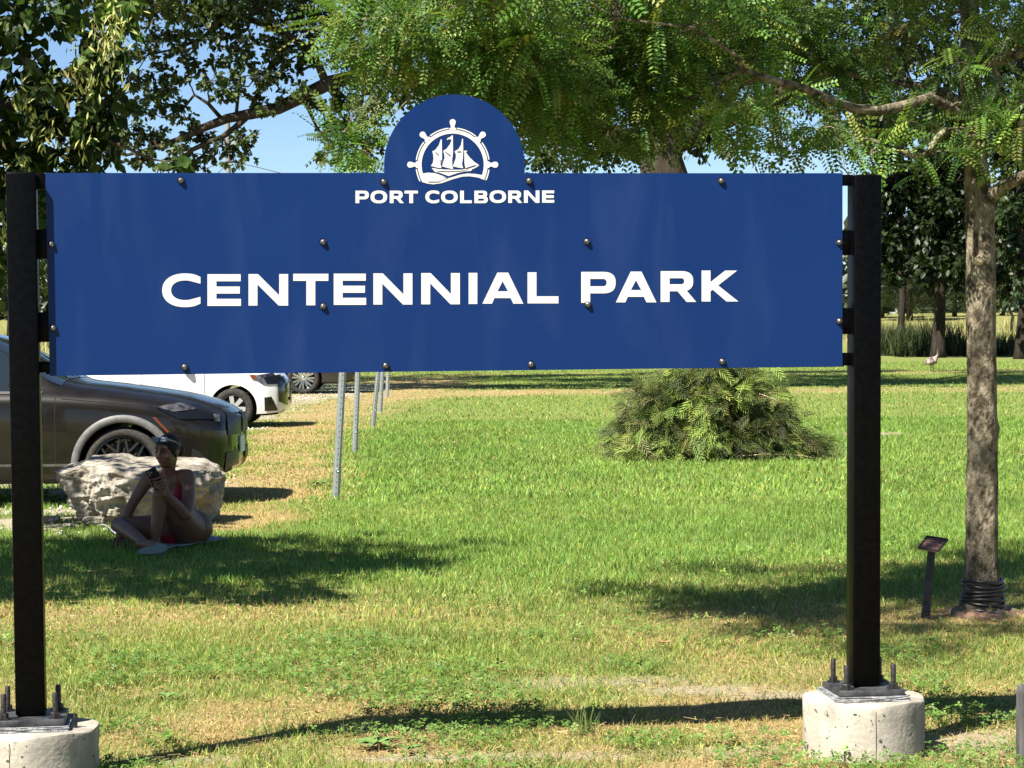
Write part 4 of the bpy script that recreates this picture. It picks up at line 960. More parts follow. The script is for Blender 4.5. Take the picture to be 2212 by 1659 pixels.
# --- far wood, reeds and long grass (uncountable)
def far_wood():
    n = 34000; X = rng.uniform(-110, 110, n); Y = rng.uniform(205, 235, n)
    top = 8.5 + 3.5 * (fbm(X, X * 0, 9, 2) - .5) * 2 + 1.2 * (fbm(X, X * 0, 2.2, 4) - .5) * 2
    Z = 1.85 + np.clip(top, 4, 12) * rng.uniform(-.12, 1, n)
    pos = np.stack([X, Y, Z], -1)
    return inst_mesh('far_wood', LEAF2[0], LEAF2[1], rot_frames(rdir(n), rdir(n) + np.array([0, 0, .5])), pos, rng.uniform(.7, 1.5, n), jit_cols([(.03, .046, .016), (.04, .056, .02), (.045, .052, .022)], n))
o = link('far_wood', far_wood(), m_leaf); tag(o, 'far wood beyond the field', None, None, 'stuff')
BL = ([(-.5, 0, 0), (.5, 0, 0), (.36, .55, .04), (-.36, .55, .04), (0, 1, .22)], )
def blades(name, X, Y, Z, h, wd, cols, m, lean=.35, label=None, simple=False):
    n = len(X); tv = [(-.5, 0, 0), (.5, 0, 0), (.34, .55, .05), (-.34, .55, .05), (0, 1, .25)]
    # quads/tris mixed: use three triangles
    tf = [(0, 1, 2), (0, 2, 3), (3, 2, 4)]
    if simple: tv, tf = [(-.62, 0, 0), (.62, 0, 0), (0, 1, .18)], [(0, 1, 2)]
    d = np.stack([rng.normal(0, lean, n), rng.normal(0, lean, n), np.ones(n)], -1)
    Rm = rot_frames(d, rdir(n)); S = np.stack([wd, h, h], -1)
    me = inst_mesh(name, tv, tf, Rm, np.stack([X, Y, Z], -1), S, cols)
    o = link(name, me, m); tag(o, label, None, None, 'stuff'); return o
m_grass = leaf_mat('grass_blade', .35, .5, .25, (1.1, 1.15, .65))
n = 9000; X = rng.uniform(15.0, 25, n); Y = rng.uniform(91, 98, n); gap = fbm(X, Y, 1.6, 7) > np.where(X > 18.3, .5, .40); X, Y = X[gap], Y[gap]; n = len(X)
blades('reeds', X, Y, ter(X, Y), rng.uniform(.6, 1.6, n) * np.where((X > 18.3), .62, 1.0), rng.uniform(.03, .06, n), jit_cols([(.035, .055, .018), (.045, .065, .02), (.03, .048, .018), (.09, .085, .036)], n), m_grass, .22, 'dark reeds along the far lawn edge')
n = 9000; X = rng.uniform(-34, 40, n); Y = rng.uniform(112, 128, n); gap = fbm(X, Y, 2.6, 17) > .44; X, Y = X[gap], Y[gap]; n = len(X)
blades('long_grass', X, Y, ter(X, Y), rng.uniform(.4, 1.3, n), rng.uniform(.04, .08, n), jit_cols([(.34, .30, .13), (.40, .36, .17), (.22, .24, .08)], n), m_grass, .25, 'golden long grass in the far field')

# --- low cedar shrub on the lawn
cb = G(1545, 1000); k25 = pxm(cb.y)
shrub = thing('cedar_shrub', (cb.x, cb.y + .6, 0), 'low spreading cedar shrub with drooping sprays in the middle of the lawn', 'shrub')
cyc = cb.y + .75
def sh(x, y, D=None): return P(x, y, D or cyc)
m_cstem = bark('cedar_stem', (.16, .11, .07), (.36, .28, .19), 25, (1, 1, .3), .4)
LC, LDD, SF = [], [], []
for i in range(64):
    sf_ = rng.uniform(.3, 1.35)
    th = rng.uniform(0, 2 * PI); reach = rng.uniform(.35, 1.0)
    e = Vector((cb.x + math.cos(th) * 1.12 * reach, cyc + math.sin(th) * .75 * reach, max(.10, 1.25 * (1 - reach) + rng.uniform(-.1, .35))))
    p0 = Vector((cb.x + rng.normal(0, .08), cyc + rng.normal(0, .08), rng.uniform(.1, .9)))
    m_ = p0.lerp(e, .55) + Vector((0, 0, .28))
    bm = bmesh.new(); tube(bm, [p0 * 1.0, p0.lerp(m_, .5) + Vector((0, 0, .05)), m_, m_.lerp(e, .6) + Vector((0, 0, .03)), e], [.014, .012, .009, .006, .002], 6)
    link('stem', smooth(bm_mesh('stem', bm)), m_cstem, shrub)
    for k in range(70):
        f = rng.uniform(.25, 1.08)
        q = p0.lerp(m_, f * 2) if f < .5 else m_.lerp(e, (f - .5) * 2)
        LC.append(tuple(q + Vector(rng.normal(0, .06, 3)))); SF.append(sf_); dv = (e - p0).normalized() + Vector(rng.normal(0, .6, 3)) + Vector((0, 0, -.5)); LDD.append(tuple(dv))
for x, y, rx, ry, n in [(1400, 850, 50, 40, 60), (1440, 920, 70, 50, 90), (1390, 950, 50, 40, 50), (1520, 870, 60, 50, 80), (1500, 960, 70, 35, 80), (1600, 840, 60, 40, 70), (1620, 920, 70, 60, 90), (1680, 880, 40, 40, 40), (1690, 970, 50, 30, 60), (1740, 960, 40, 35, 60), (1420, 975, 60, 25, 60), (1560, 985, 60, 22, 60), (1590, 800, 60, 50, 60), (1480, 800, 60, 50, 60), (1540, 740, 50, 50, 60), (1760, 985, 30, 18, 30), (1640, 975, 50, 24, 40)]:
    sf_ = rng.uniform(.3, 1.4)
    for _ in range(int(n * 1.7)):
        SF.append(sf_); q = P(x + rng.normal(0, rx * .55), y + rng.normal(0, ry * .55), cb.y + rng.uniform(.15, .9)); LC.append(tuple(q)); LDD.append((rng.normal(0, .75) + (x - 1545) / 220, -.4 + rng.normal(0, .6), -.35 + rng.normal(0, .55)))
LC = np.array(LC); LDD = np.array(LDD); SF = np.array(SF); kp_ = LC[:, 2] > .03; LC, LDD, SF = LC[kp_], LDD[kp_], SF[kp_]; n = len(LC)
me = inst_mesh('foliage', CEDAR[0], CEDAR[1], rot_frames(LDD, rng.normal(0, .5, (n, 3)) + np.array([-.3, -.5, .8])), LC, rng.uniform(.13, .27, n), jit_cols([(.16, .22, .045), (.155, .205, .045), (.08, .12, .035), (.20, .235, .055), (.13, .13, .05)], n, .22) * SF[:, None])
tag(link('foliage', me, m_needle, shrub), kind='stuff')
for pts in ([(1600, 985), (1660, 981), (1720, 983), (1770, 990), (1830, 1002)], [(1640, 850), (1672, 862), (1700, 880)], [(1350, 978), (1368, 962), (1390, 950)]):
    bm = bmesh.new(); q = [P(x, y, cb.y + .2) for x, y in pts]
    for p in q: p.z = max(p.z, .03)
    tube(bm, q, list(np.linspace(.008, .003, len(q))), 6)
    link('bare_stem', smooth(bm_mesh('bare_stem', bm)), mat('pale_dead_stem', (.42, .32, .2), .8), shrub)

# ------------------------------------------------------------ parked cars
m_glass = mat('car_glass', (.012, .016, .018), rough=.04, spec=.9, coat=.3)
m_rubber = mat('tyre_rubber', rough=.85, spec=.2, build=lambda nt, b: noise_mix(nt, b, (.022, .021, .02), (.055, .05, .045), 30, lo=.35, hi=.7))
m_trim = mat('black_trim', (.012, .012, .013), rough=.45)
m_glossblack = mat('gloss_black', (.006, .006, .006), rough=.12, spec=.6)
m_well = mat('wheel_well', (.008, .008, .008), rough=.95, spec=.1)
m_chrome = mat('bright_metal', (.75, .75, .75), rough=.16, metal=1.0)
m_lamp = mat('headlamp_glass', (.10, .10, .11), rough=.06, spec=.8, coat=.6, build=lambda nt, b: noise_mix(nt, b, (.012, .012, .014), (.11, .105, .11), 7, lo=.45, hi=.66))
m_amber = mat('amber_marker', (.13, .032, .010), rough=.3)
m_red = mat('red_lamp', (.45, .015, .015), rough=.2)
m_plate_w = mat('licence_plate', (.62, .64, .68), rough=.4)
class Car:
    """nose at local x=0, tail at -L; local -y faces the viewer side; world axes are parallel"""
    def __init__(s, name, label, nose, L, W, st, wheels, wheel_r, paint, group, cladding=None, rim=None):
        s.org = Vector(nose); s.L = L
        s.t = thing(name, nose, label, 'car', group)
        s.paint = paint
        N = 64; xs_ = np.unique(np.concatenate([np.linspace(0, .5, 16), np.linspace(.5, L - .4, 44), np.linspace(L - .4, L, 10)]))
        col = lambda k: np.interp(xs_, [q[0] for q in st], [q[k] for q in st])
        Wd, ZL, ZS, WT, ZE, ZT = (col(k) for k in range(1, 7))
        def sm(a_):
            b_ = a_.copy(); b_[1:-1] = .25 * a_[:-2] + .5 * a_[1:-1] + .25 * a_[2:]; return b_
        ZS, ZE, ZT, WT, Wd, ZL = sm(ZS), sm(ZE), sm(ZT), sm(WT), sm(Wd), sm(ZL)
        grid = []
        for i, x in enumerate(xs_):
            w_, zl, zs, wt, ze, zt = Wd[i], ZL[i], ZS[i], WT[i], ZE[i], ZT[i]
            p7 = (.925 * w_, zs); p10 = (wt, ze)
            lerp = lambda f: (p7[0] + (p10[0] - p7[0]) * f, p7[1] + (p10[1] - p7[1]) * f)
            sec = [(0, zl), (.55 * w_, zl), (.86 * w_, zl), (.955 * w_, zl + .03), (.985 * w_, zl + .14), (.985 * w_, zl + .30 * (zs - zl)), (1.0 * w_, zl + .58 * (zs - zl)), (1.0 * w_, zs - .14), (.99 * w_, zs - .085), (.965 * w_, zs - .03), p7, lerp(.33), lerp(.67), p10, (.8 * wt, ze + .62 * (zt - ze)), (.45 * wt, ze + .92 * (zt - ze)), (0, zt)]
            grid.append(sec)
        s.xs, s.grid = xs_, grid; m = len(grid[0])
        V, Fb, Fg, Fw = [], [], [], []
        def add(side):
            k0 = len(V)
            for i, x in enumerate(xs_):
                for (y, z) in grid[i]: V.append((-x, side * y, z))
            return k0
        s.win = st_w = s_win = None
        kn, kf = add(-1), add(1)
        s.windows = wheels['windows']; ws0, ws1, rw0, rw1 = wheels['screens']
        nx_ = len(xs_)
        glass_side = {-1: [], 1: []}; screen_f = []; screen_r = []
        for side, k0 in ((-1, kn), (1, kf)):
            for i in range(nx_ - 1):
                xm = (xs_[i] + xs_[i + 1]) / 2
                for j in range(m - 1):
                    a_, b_, c_, d_ = k0 + i * m + j, k0 + i * m + j + 1, k0 + (i + 1) * m + j + 1, k0 + (i + 1) * m + j
                    q = (a_, b_, c_, d_) if side < 0 else (a_, d_, c_, b_)
                    if 10 <= j <= 12 and any(w0 < xm < w1 for w0, w1 in s.windows) and grid[i][13][1] - grid[i][10][1] > .12: glass_side[side].append(q)
                    elif j >= 13 and ws0 < xm < ws1: screen_f.append(q)
                    elif j >= 13 and rw0 < xm < rw1: screen_r.append(q)
                    else: Fb.append(q)
        for i in (0, nx_ - 1):   # end caps
            near = [kn + i * m + j for j in range(m)]; far = [kf + i * m + j for j in range(m)]
            for j in range(m - 1):
                q = (near[j], far[j], far[j + 1], near[j + 1]) if i == 0 else (near[j], near[j + 1], far[j + 1], far[j])
                Fb.append(q[::-1] if True else q)
        s.V = [Vector(v) for v in V]
        allf = Fb + glass_side[-1] + glass_side[1] + screen_f + screen_r
        s.bvh = BVHTree.FromPolygons([tuple(v) for v in V], allf)
        me = mesh('body_full', V, allf)
        bm = bmesh.new(); bm.from_mesh(me); bpy.data.meshes.remove(me)
        bmesh.ops.remove_doubles(bm, verts=bm.verts[:], dist=1e-4); fixn(bm)
        me = bm_mesh('body', bm)
        o = bpy.data.objects.new('body', me); C.objects.link(o)
        # wheel arches
        cutters = []
        for wx in wheels['x']:
            cb_ = bmesh.new(); lathe(cb_, [(0, -W * 1.2), (wheel_r + .055, -W * 1.2), (wheel_r + .055, W * 1.2), (0, W * 1.2)], 40, (0, 0, 0), Matrix.Rotation(RAD(90), 3, 'X')); fixn(cb_)
            co = bpy.data.objects.new('cutter', bm_mesh('cutter', cb_)); co.location = (-wx, 0, wheel_r); C.objects.link(co); cutters.append(co)
            md = o.modifiers.new('arch', 'BOOLEAN'); md.object = co; md.operation = 'DIFFERENCE'; md.solver = 'EXACT'
        me2 = evaluated(o)
        bpy.data.objects.remove(o)
        for co in cutters: bpy.data.objects.remove(co)
        # drop what becomes glass, paint the wells
        bm = bmesh.new(); bm.from_mesh(me2); bpy.data.meshes.remove(me2)
        kill = []
        for f in bm.faces:
            c = f.calc_center_median(); 
            inner = any(abs(math.hypot(c.x + wx, c.z - wheel_r) - (wheel_r + .055)) < .02 for wx in wheels['x']) and abs(c.y) < W * .97 and abs(f.normal.y) < .5
            f.material_index = 1 if inner or c.z < .22 and abs(f.normal.z) > .8 else 0; f.smooth = True
        me = bm_mesh('body', bm)
        try: me.set_sharp_from_angle(angle=RAD(38))
        except Exception: pass
        me.materials.append(paint); me.materials.append(m_well)
        me.transform(Matrix.Translation(s.org)); s.body = link('body', me, None, s.t)
        def shell(name, faces, mt, off=.004):
            if not faces: return
            ids = sorted({i for q in faces for i in q}); mp_ = {i: k for k, i in enumerate(ids)}
            me = mesh(name, [s.V[i] for i in ids], [[mp_[i] for i in q] for q in faces])
            bm = bmesh.new(); bm.from_mesh(me); bmesh.ops.remove_doubles(bm, verts=bm.verts[:], dist=1e-4); fixn(bm)
            cen = Vector((-L / 2, 0, .8))
            for f in bm.faces:
                if f.normal.dot(f.calc_center_median() - cen) < 0: f.normal_flip()
            bm.normal_update()
            for v in bm.verts: v.co += v.normal * off
            bm.to_mesh(me); bm.free(); smooth(me); me.transform(Matrix.Translation(s.org)); link(name, me, mt, s.t)
        for sd in (-1, 1):
            for w0, w1 in s.windows:
                shell('side_window', [q for q in glass_side[sd] if w0 < -sum(s.V[i].x for i in q) / 4 < w1], m_glass)
        shell('windscreen', screen_f, m_glass); shell('rear_window', screen_r, m_glass)
        # wheels
        proto = None
        for wx in wheels['x']:
            for sd in (-1, 1):
                s.wheel(wx, sd, W, wheel_r, wheels.get('wid', .225), rim)
        if cladding:
            for wx in wheels['x']:
                for sd in (-1, 1): s.arch(wx, wheel_r, sd, cladding)
    _wm = {}
    def wheel(s, wx, sd, W, r, wid, rim):
        key = (rim['key'],)
        if key not in Car._wm:
            rr = rim['r']; M3 = Matrix.Rotation(RAD(90), 3, 'X')        # local z -> -y (viewer side)
            bm = bmesh.new()
            lathe(bm, [(rr, wid * .44), (rr + .012, wid * .49), (r - .035, wid * .5), (r - .012, wid * .44), (r, wid * .36), (r, -wid * .36), (r - .012, -wid * .44), (rr, -wid * .5)], 48, (0, 0, 0), M3)
            tyre = smooth(bm_mesh('tyre', bm), 45)
            bm = bmesh.new(); lathe(bm, [(rr, wid * .44), (rr - .012, wid * .45), (rr - .02, wid * .40), (rr - .028, wid * .1), (rr - .03, -wid * .4), (0, -wid * .4)], 40, (0, 0, 0), M3)
            barrel = smooth(bm_mesh('rim', bm), 40)
            bm = bmesh.new(); nsp = rim['n']; zf = wid * .38
            def bar(a0, r0, a1, r1, w0, w1):
                p0 = Vector((math.cos(a0) * r0, math.sin(a0) * r0, zf)); p1 = Vector((math.cos(a1) * r1, math.sin(a1) * r1, zf + .006))
                d = (p1 - p0).normalized(); nn = Vector((-d.y, d.x, 0)); vs = []
                for p, ww in ((p0, w0), (p1, w1)):
                    for i in (-1, 1):
                        for dz in (0, -.03): vs.append(bm.verts.new(M3 @ (p + nn * (i * ww) + Vector((0, 0, dz)))))
                for q in ((0, 2, 6, 4), (1, 5, 7, 3), (0, 4, 5, 1), (2, 3, 7, 6), (4, 6, 7, 5), (0, 1, 3, 2)): bm.faces.new([vs[i] for i in q])
            for k in range(nsp):
                a0 = 2 * PI * k / nsp + .15; g = PI / nsp
                if rim['style'] == 'mesh':
                    bar(a0, .03, a0, rr * .52, .010, .008)
                    bar(a0, rr * .50, a0 + g * .72, rr - .012, .011, .009); bar(a0, rr * .50, a0 - g * .72, rr - .012, .011, .009)
                    bar(a0 + g, rr * .30, a0 + g * .72, rr * .62, .009, .008)
                elif rim['style'] == 'twin':
                    bar(a0 - g * .26, .04, a0 - g * .42, rr - .01, .018, .022); bar(a0 + g * .26, .04, a0 + g * .42, rr - .01, .018, .022)
                else: bar(a0, .03, a0, rr - .01, .028, .034)
            fixn(bm); spokes = bm_mesh('spokes', bm)
            bm = bmesh.new(); lathe(bm, [(0, zf + .014), (.026, zf + .012), (.036, zf + .004), (.055, zf), (.06, zf - .03)], 20, (0, 0, 0), M3); hub = smooth(bm_mesh('hub_cap', bm), 40)
            bm = bmesh.new(); lathe(bm, [(0, -.01), (rr * .78, -.01), (rr * .78, -.03), (0, -.03)], 28, (0, 0, 0), M3); disc = bm_mesh('brake_disc', bm)
            for me, mt in ((tyre, m_rubber), (barrel, rim['barrel']), (spokes, rim['mat']), (hub, rim['hub']), (disc, m_trim)): me.materials.append(mt)
            Car._wm[key] = (tyre, barrel, spokes, hub, disc)
        ms = Car._wm[key]
        c = s.org + Vector((-wx, sd * (W - wid * .5 - .012), r))
        Mx = Matrix.Translation(c) @ (Matrix.Rotation(PI, 4, 'Z') if sd > 0 else Matrix.Identity(4)) @ Matrix.Rotation(.3 * wx, 4, 'Y')
        root = inst('wheel', ms[0], Mx, s.t)
        for me, nm in zip(ms[1:], ('rim', 'spokes', 'hub_cap', 'brake_disc')):
            o = bpy.data.objects.new(nm, me); C.objects.link(o); o.parent = root
    def side(s, x, z, sd):
        """body surface point at local x,z seen from the side"""
        h = s.bvh.ray_cast(Vector((x, sd * 3, z)), Vector((0, -sd, 0)))
        return h[0] if h[0] is not None else Vector((x, sd * .85, z))
    def arch(s, wx, r, sd, mt):
        V, F = [], []; n = 30
        for i in range(n + 1):
            th = RAD(-12) + RAD(204) * i / n
            for j, rr in enumerate((r + .045, r + .052, r + .105, r + .112)):
                x, z = -wx + rr * math.cos(th), r + rr * math.sin(th)
                if z < .19: z = .19
                p = s.side(max(min(x, -.02), -s.L + .02), z, sd)
                V.append(s.org + Vector((x, p.y + sd * (.004 if j in (0, 3) else .016), z)))
        for i in range(n):
            for j in range(3):
                a_ = i * 4 + j; q = (a_, a_ + 4, a_ + 5, a_ + 1); F.append(q if sd < 0 else q[::-1])
        link('arch_trim', mesh('arch_trim', V, F, True), mt, s.t)
    def patch(s, name, quad, mt, n=(8, 8), off=.005, both=True, label=None, D=None):
        """quad: four preview pixels (with optional edge midpoints via bilinear) cast on the body from the camera"""
        pts = []; last = None
        for i in range(n[0] + 1):
            u = i / n[0]
            for j in range(n[1] + 1):
                v = j / n[1]
                ax_ = [quad[0][k] * (1 - u) + quad[1][k] * u for k in (0, 1)]; bx_ = [quad[3][k] * (1 - u) + quad[2][k] * u for k in (0, 1)]
                x, y = ax_[0] * (1 - v) + bx_[0] * v, ax_[1] * (1 - v) + bx_[1] * v
                d = ray(x, y); h = s.bvh.ray_cast(EYEV - s.org, d)
                pts.append((h[0] + (-d) * off * .6 + (h[1] if h[1].dot(d) < 0 else -h[1]) * off) if h[0] is not None else None)
        good = [p for p in pts if p is not None]
        if len(good) < len(pts) * .4: return None
        m_ = n[1] + 1; F = []
        for i in range(n[0]):
            for j in range(n[1]):
                q = (i * m_ + j, (i + 1) * m_ + j, (i + 1) * m_ + j + 1, i * m_ + j + 1)
                if all(pts[k] is not None for k in q) and (not both or all(pts[k].y < -.012 for k in q)): F.append(q)
        fb = good[0]; pts = [p if p is not None else fb for p in pts]
        res = []
        for sd in ((1, -1) if both else (1,)):
            V = [s.org + Vector((p.x, p.y * sd, p.z)) for p in pts]
            me = mesh(name, V, F if sd > 0 else [q[::-1] for q in F], True)
            bm = bmesh.new(); bm.from_mesh(me); bmesh.ops.delete(bm, geom=[v for v in bm.verts if not v.link_faces], context='VERTS'); bm.to_mesh(me); bm.free()
            res.append(link(name, me, mt, s.t))
        return res
    def strip(s, name, pts, w_, mt, off=.004, sd=-1, both=True):
        """thin line on the side of the body; pts local (x,z)"""
        for sd in ((-1, 1) if both else (sd,)):
            V, F = [], []
            for i, (x, z) in enumerate(pts):
                x0, z0 = pts[max(i - 1, 0)]; x1, z1 = pts[min(i + 1, len(pts) - 1)]
                d = Vector((x1 - x0, z1 - z0)).normalized(); nn = Vector((-d.y, d.x)) * w_ / 2
                for k in (-1, 1):
                    p = s.side(x + nn.x * k, z + nn.y * k, sd); V.append(s.org + p + Vector((0, sd * off, 0)))
            for i in range(len(pts) - 1):
                q = (2 * i, 2 * i + 2, 2 * i + 3, 2 * i + 1); F.append(q if sd < 0 else q[::-1])
            link(name, mesh(name, V, F, True), mt, s.t)

def dusty(c1, c2, metal, rough, coat):
    return dict(rough=rough, metal=metal, coat=coat, spec=.22, build=lambda nt, b: noise_mix(nt, b, c1, c2, 6, lo=.35, hi=.75))
m_brown = mat('dark_brown_metallic', **dusty((.006, .0048, .0038), (.0125, .0098, .0072), .1, .30, .55))
m_clad = mat('grey_cladding', rough=.55, build=lambda nt, b: noise_mix(nt, b, (.085, .085, .083), (.13, .13, .126), 14))
m_whitecar = mat('white_car_paint', (.62, .62, .61), rough=.3, coat=.8)
m_black_car = mat('black_car_paint', (.012, .011, .012), rough=.25, coat=.8)
m_rim_dark = mat('dark_alloy', (.055, .053, .05), rough=.35, metal=.7)
m_rim_silver = mat('silver_alloy', (.62, .62, .63), rough=.3, metal=.7)
GRP = 'cars parked nose to the lawn'
# dark SUV: near flank at about 19.75 m
suv_c = 20.62; nose = P(521, 1000, suv_c)
#      x     W    ZL   ZS    WT   ZE    ZT
st = [(0.00, .50, .36, .68, .42, .71, .745), (.03, .66, .30, .71, .52, .745, .785), (.10, .765, .25, .76, .60, .80, .835), (.22, .83, .22, .815, .66, .855, .885), (.40, .875, .21, .87, .70, .905, .94), (.70, .905, .205, .925, .735, .96, .995), (1.05, .912, .20, .965, .76, 1.005, 1.045), (1.40, .912, .20, .985, .775, 1.035, 1.085), (1.52, .912, .20, .99, .775, 1.06, 1.12),
      (1.75, .912, .20, 1.0, .74, 1.20, 1.26), (2.02, .912, .20, 1.0, .67, 1.37, 1.44), (2.25, .912, .20, 1.005, .625, 1.455, 1.515), (2.6, .912, .20, 1.01, .61, 1.48, 1.54), (3.2, .91, .20, 1.02, .60, 1.455, 1.52), (3.7, .90, .21, 1.04, .585, 1.36, 1.42), (4.05, .88, .24, 1.05, .60, 1.20, 1.24), (4.28, .83, .30, 1.03, .62, 1.06, 1.08), (4.36, .70, .42, .96, .55, .99, 1.0)]
suv = Car('parked_car', 'dark brown compact sport utility car behind the boulder with grey wheel arch trim', (nose.x, suv_c, 0), 4.36, .912, st,
          dict(x=(.915, 3.585), windows=((1.70, 2.55), (2.62, 3.35)), screens=(1.50, 2.28, 3.45, 4.1)), .345, m_brown, GRP, m_clad,
          dict(key='suv', r=.272, n=9, style='mesh', mat=m_rim_dark, barrel=m_glossblack, hub=m_chrome))
for me in Car._wm[('suv',)]: pass
cr = lambda x, y: (.347 * x, 662.6 + .347 * y)
def Q(*p): return [cr(*q) for q in p]
suv.patch('headlight', Q((965, 628), (1235, 605), (1362, 700), (1120, 700)), m_glossblack, (10, 6), .006)
suv.patch('headlight_lens', Q((975, 625), (1140, 598), (1230, 640), (1075, 655)), m_lamp, (8, 5), .010)
suv.patch('headlight_ring', Q((1325, 672), (1362, 672), (1366, 715), (1330, 715)), m_lamp, (4, 4), .010)
suv.patch('side_marker', Q((950, 690), (968, 688), (1055, 778), (1043, 785)), m_amber, (6, 3), .018)
suv.patch('grille', Q((1408, 668), (1490, 655), (1497, 790), (1415, 800)), m_trim, (5, 6), .010)
suv.patch('bumper_intake', Q((1195, 880), (1240, 900), (1370, 1030), (1190, 985)), m_trim, (6, 6), .006)
suv.patch('front_skirt', Q((1240, 770), (1500, 775), (1505, 1000), (1360, 1030)), m_glossblack, (8, 8), .004)
suv.patch('lower_grille', Q((1405, 910), (1500, 880), (1502, 985), (1395, 1030)), m_trim, (5, 5), .009)
bm = bmesh.new(); box(bm, suv.org + Vector((.012, 0, .50)), (.006, .15, .075)); fixn(bm); link('licence_plate', bm_mesh('licence_plate', bm), m_plate_w, suv.t)
suv.strip('sill_trim', [(-x, .30) for x in np.linspace(1.38, 3.12, 14)], .16, m_clad, .008)
suv.strip('sill_line', [(-x, .225) for x in np.linspace(1.38, 3.12, 14)], .03, m_trim, .010)
m_seam = mat('panel_gap', (.004, .004, .004), rough=.9)
suv.strip('door_gap', [(-1.50, z) for z in np.linspace(.26, .96, 10)], .007, m_seam, .003)
suv.strip('door_gap', [(-2.60, z) for z in np.linspace(.26, .96, 10)], .007, m_seam, .003)
suv.strip('bonnet_gap', [(-x, .86 + .09 * (x - .5)) for x in np.linspace(.5, 1.45, 12)], .006, m_seam, .003)
suv.strip('window_trim', [(-x, 1.0) for x in np.linspace(1.62, 3.4, 14)], .022, m_trim, .012)
for sd in (-1, 1):   # mirrors, handles
    bm = bmesh.new(); lathe(bm, [(0, -.10), (.05, -.085), (.075, -.02), (.072, .05), (.04, .085), (0, .09)], 14, suv.org + Vector((-1.80, sd * 1.0, 1.06)), Matrix.Rotation(RAD(90), 3, 'X'))
    link('mirror', smooth(bm_mesh('mirror', bm)), m_brown, suv.t)
    bm = bmesh.new(); tube(bm, [suv.org + Vector((-1.72, sd * .89, 1.0)), suv.org + Vector((-1.80, sd * .96, 1.03))], [.03, .02], 8); link('mirror_arm', smooth(bm_mesh('mirror_arm', bm)), m_trim, suv.t)
    bm = bmesh.new(); box(bm, suv.org + Vector((-2.42, sd * .915, .86)), (.10, .014, .013)); fixn(bm); bevel(bm, .008, 2); link('door_handle', bm_mesh('door_handle', bm, True, 40), m_brown, suv.t)
    bm = bmesh.new(); box(bm, suv.org + Vector((-4.20, sd * .80, .94)), (.11, .05, .05)); fixn(bm); bevel(bm, .02, 2); link('tail_light', bm_mesh('tail_light', bm, True, 40), m_red, suv.t)

# white hatchback
hb_c = 35.0; nose = P(624, 870, hb_c)
st = [(0.00, .46, .30, .62, .40, .66, .70), (.03, .60, .24, .66, .47, .70, .745), (.10, .70, .20, .72, .54, .77, .81), (.25, .775, .185, .80, .60, .85, .885), (.5, .81, .18, .88, .64, .92, .955), (.85, .825, .18, .93, .67, .98, 1.02), (1.05, .83, .18, .95, .68, 1.02, 1.07), (1.35, .83, .18, .97, .63, 1.22, 1.28), (1.7, .83, .18, .98, .585, 1.41, 1.46), (2.2, .83, .18, .99, .57, 1.46, 1.51), (3.0, .82, .19, 1.02, .55, 1.42, 1.47), (3.45, .80, .21, 1.03, .54, 1.22, 1.27), (3.7, .76, .28, .98, .55, 1.0, 1.03), (3.78, .62, .40, .9, .5, .92, .93)]
hat = Car('parked_car', 'white small hatchback parked just beyond the dark brown car', (nose.x, hb_c, 0), 3.78, .83, st,
          dict(x=(.76, 3.12), windows=((1.30, 2.1), (2.16, 2.9)), screens=(1.06, 1.72, 3.1, 3.6), wid=.19), .30, m_whitecar, GRP, None,
          dict(key='hat', r=.205, n=7, style='plain', mat=m_rim_silver, barrel=m_trim, hub=m_rim_silver))
hat.patch('headlight', Q((1555, 430), (1700, 415), (1765, 480), (1640, 485)), m_lamp, (8, 5), .008)
hat.patch('headlight', Q((1640, 440), (1765, 420), (1775, 480), (1660, 480)), m_glossblack, (6, 5), .010)
hat.patch('fog_intake', Q((1645, 565), (1690, 560), (1730, 645), (1648, 650)), m_glossblack, (5, 5), .008)
hat.patch('grille', Q((1728, 470), (1800, 440), (1805, 620), (1735, 590)), m_glossblack, (5, 6), .010)
hat.patch('bumper_lip', Q((1570, 672), (1790, 652), (1795, 680), (1575, 700)), m_trim, (8, 2), .010)
hat.patch('side_marker', Q((1550, 425), (1585, 425), (1600, 455), (1570, 450)), m_amber, (3, 3), .012)
hat.strip('door_gap', [(-1.18, z) for z in np.linspace(.24, .92, 10)], .008, m_seam, .003)
hat.strip('door_gap', [(-2.12, z) for z in np.linspace(.24, .92, 10)], .008, m_seam, .003)
for sd in (-1, 1):
    bm = bmesh.new(); lathe(bm, [(0, -.09), (.06, -.06), (.07, .02), (.03, .08), (0, .085)], 12, hat.org + Vector((-1.5, sd * .93, 1.02)), Matrix.Rotation(RAD(90), 3, 'X')); link('mirror', smooth(bm_mesh('mirror', bm)), m_whitecar, hat.t)
    bm = bmesh.new(); tube(bm, [hat.org + Vector((-1.42, sd * .80, .97)), hat.org + Vector((-1.5, sd * .90, 1.0))], [.03, .02], 8); link('mirror_arm', smooth(bm_mesh('mirror_arm', bm)), m_trim, hat.t)
    bm = bmesh.new(); box(bm, hat.org + Vector((-3.62, sd * .72, .9)), (.08, .05, .10)); fixn(bm); bevel(bm, .02, 2); link('tail_light', bm_mesh('tail_light', bm, True, 40), m_red, hat.t)

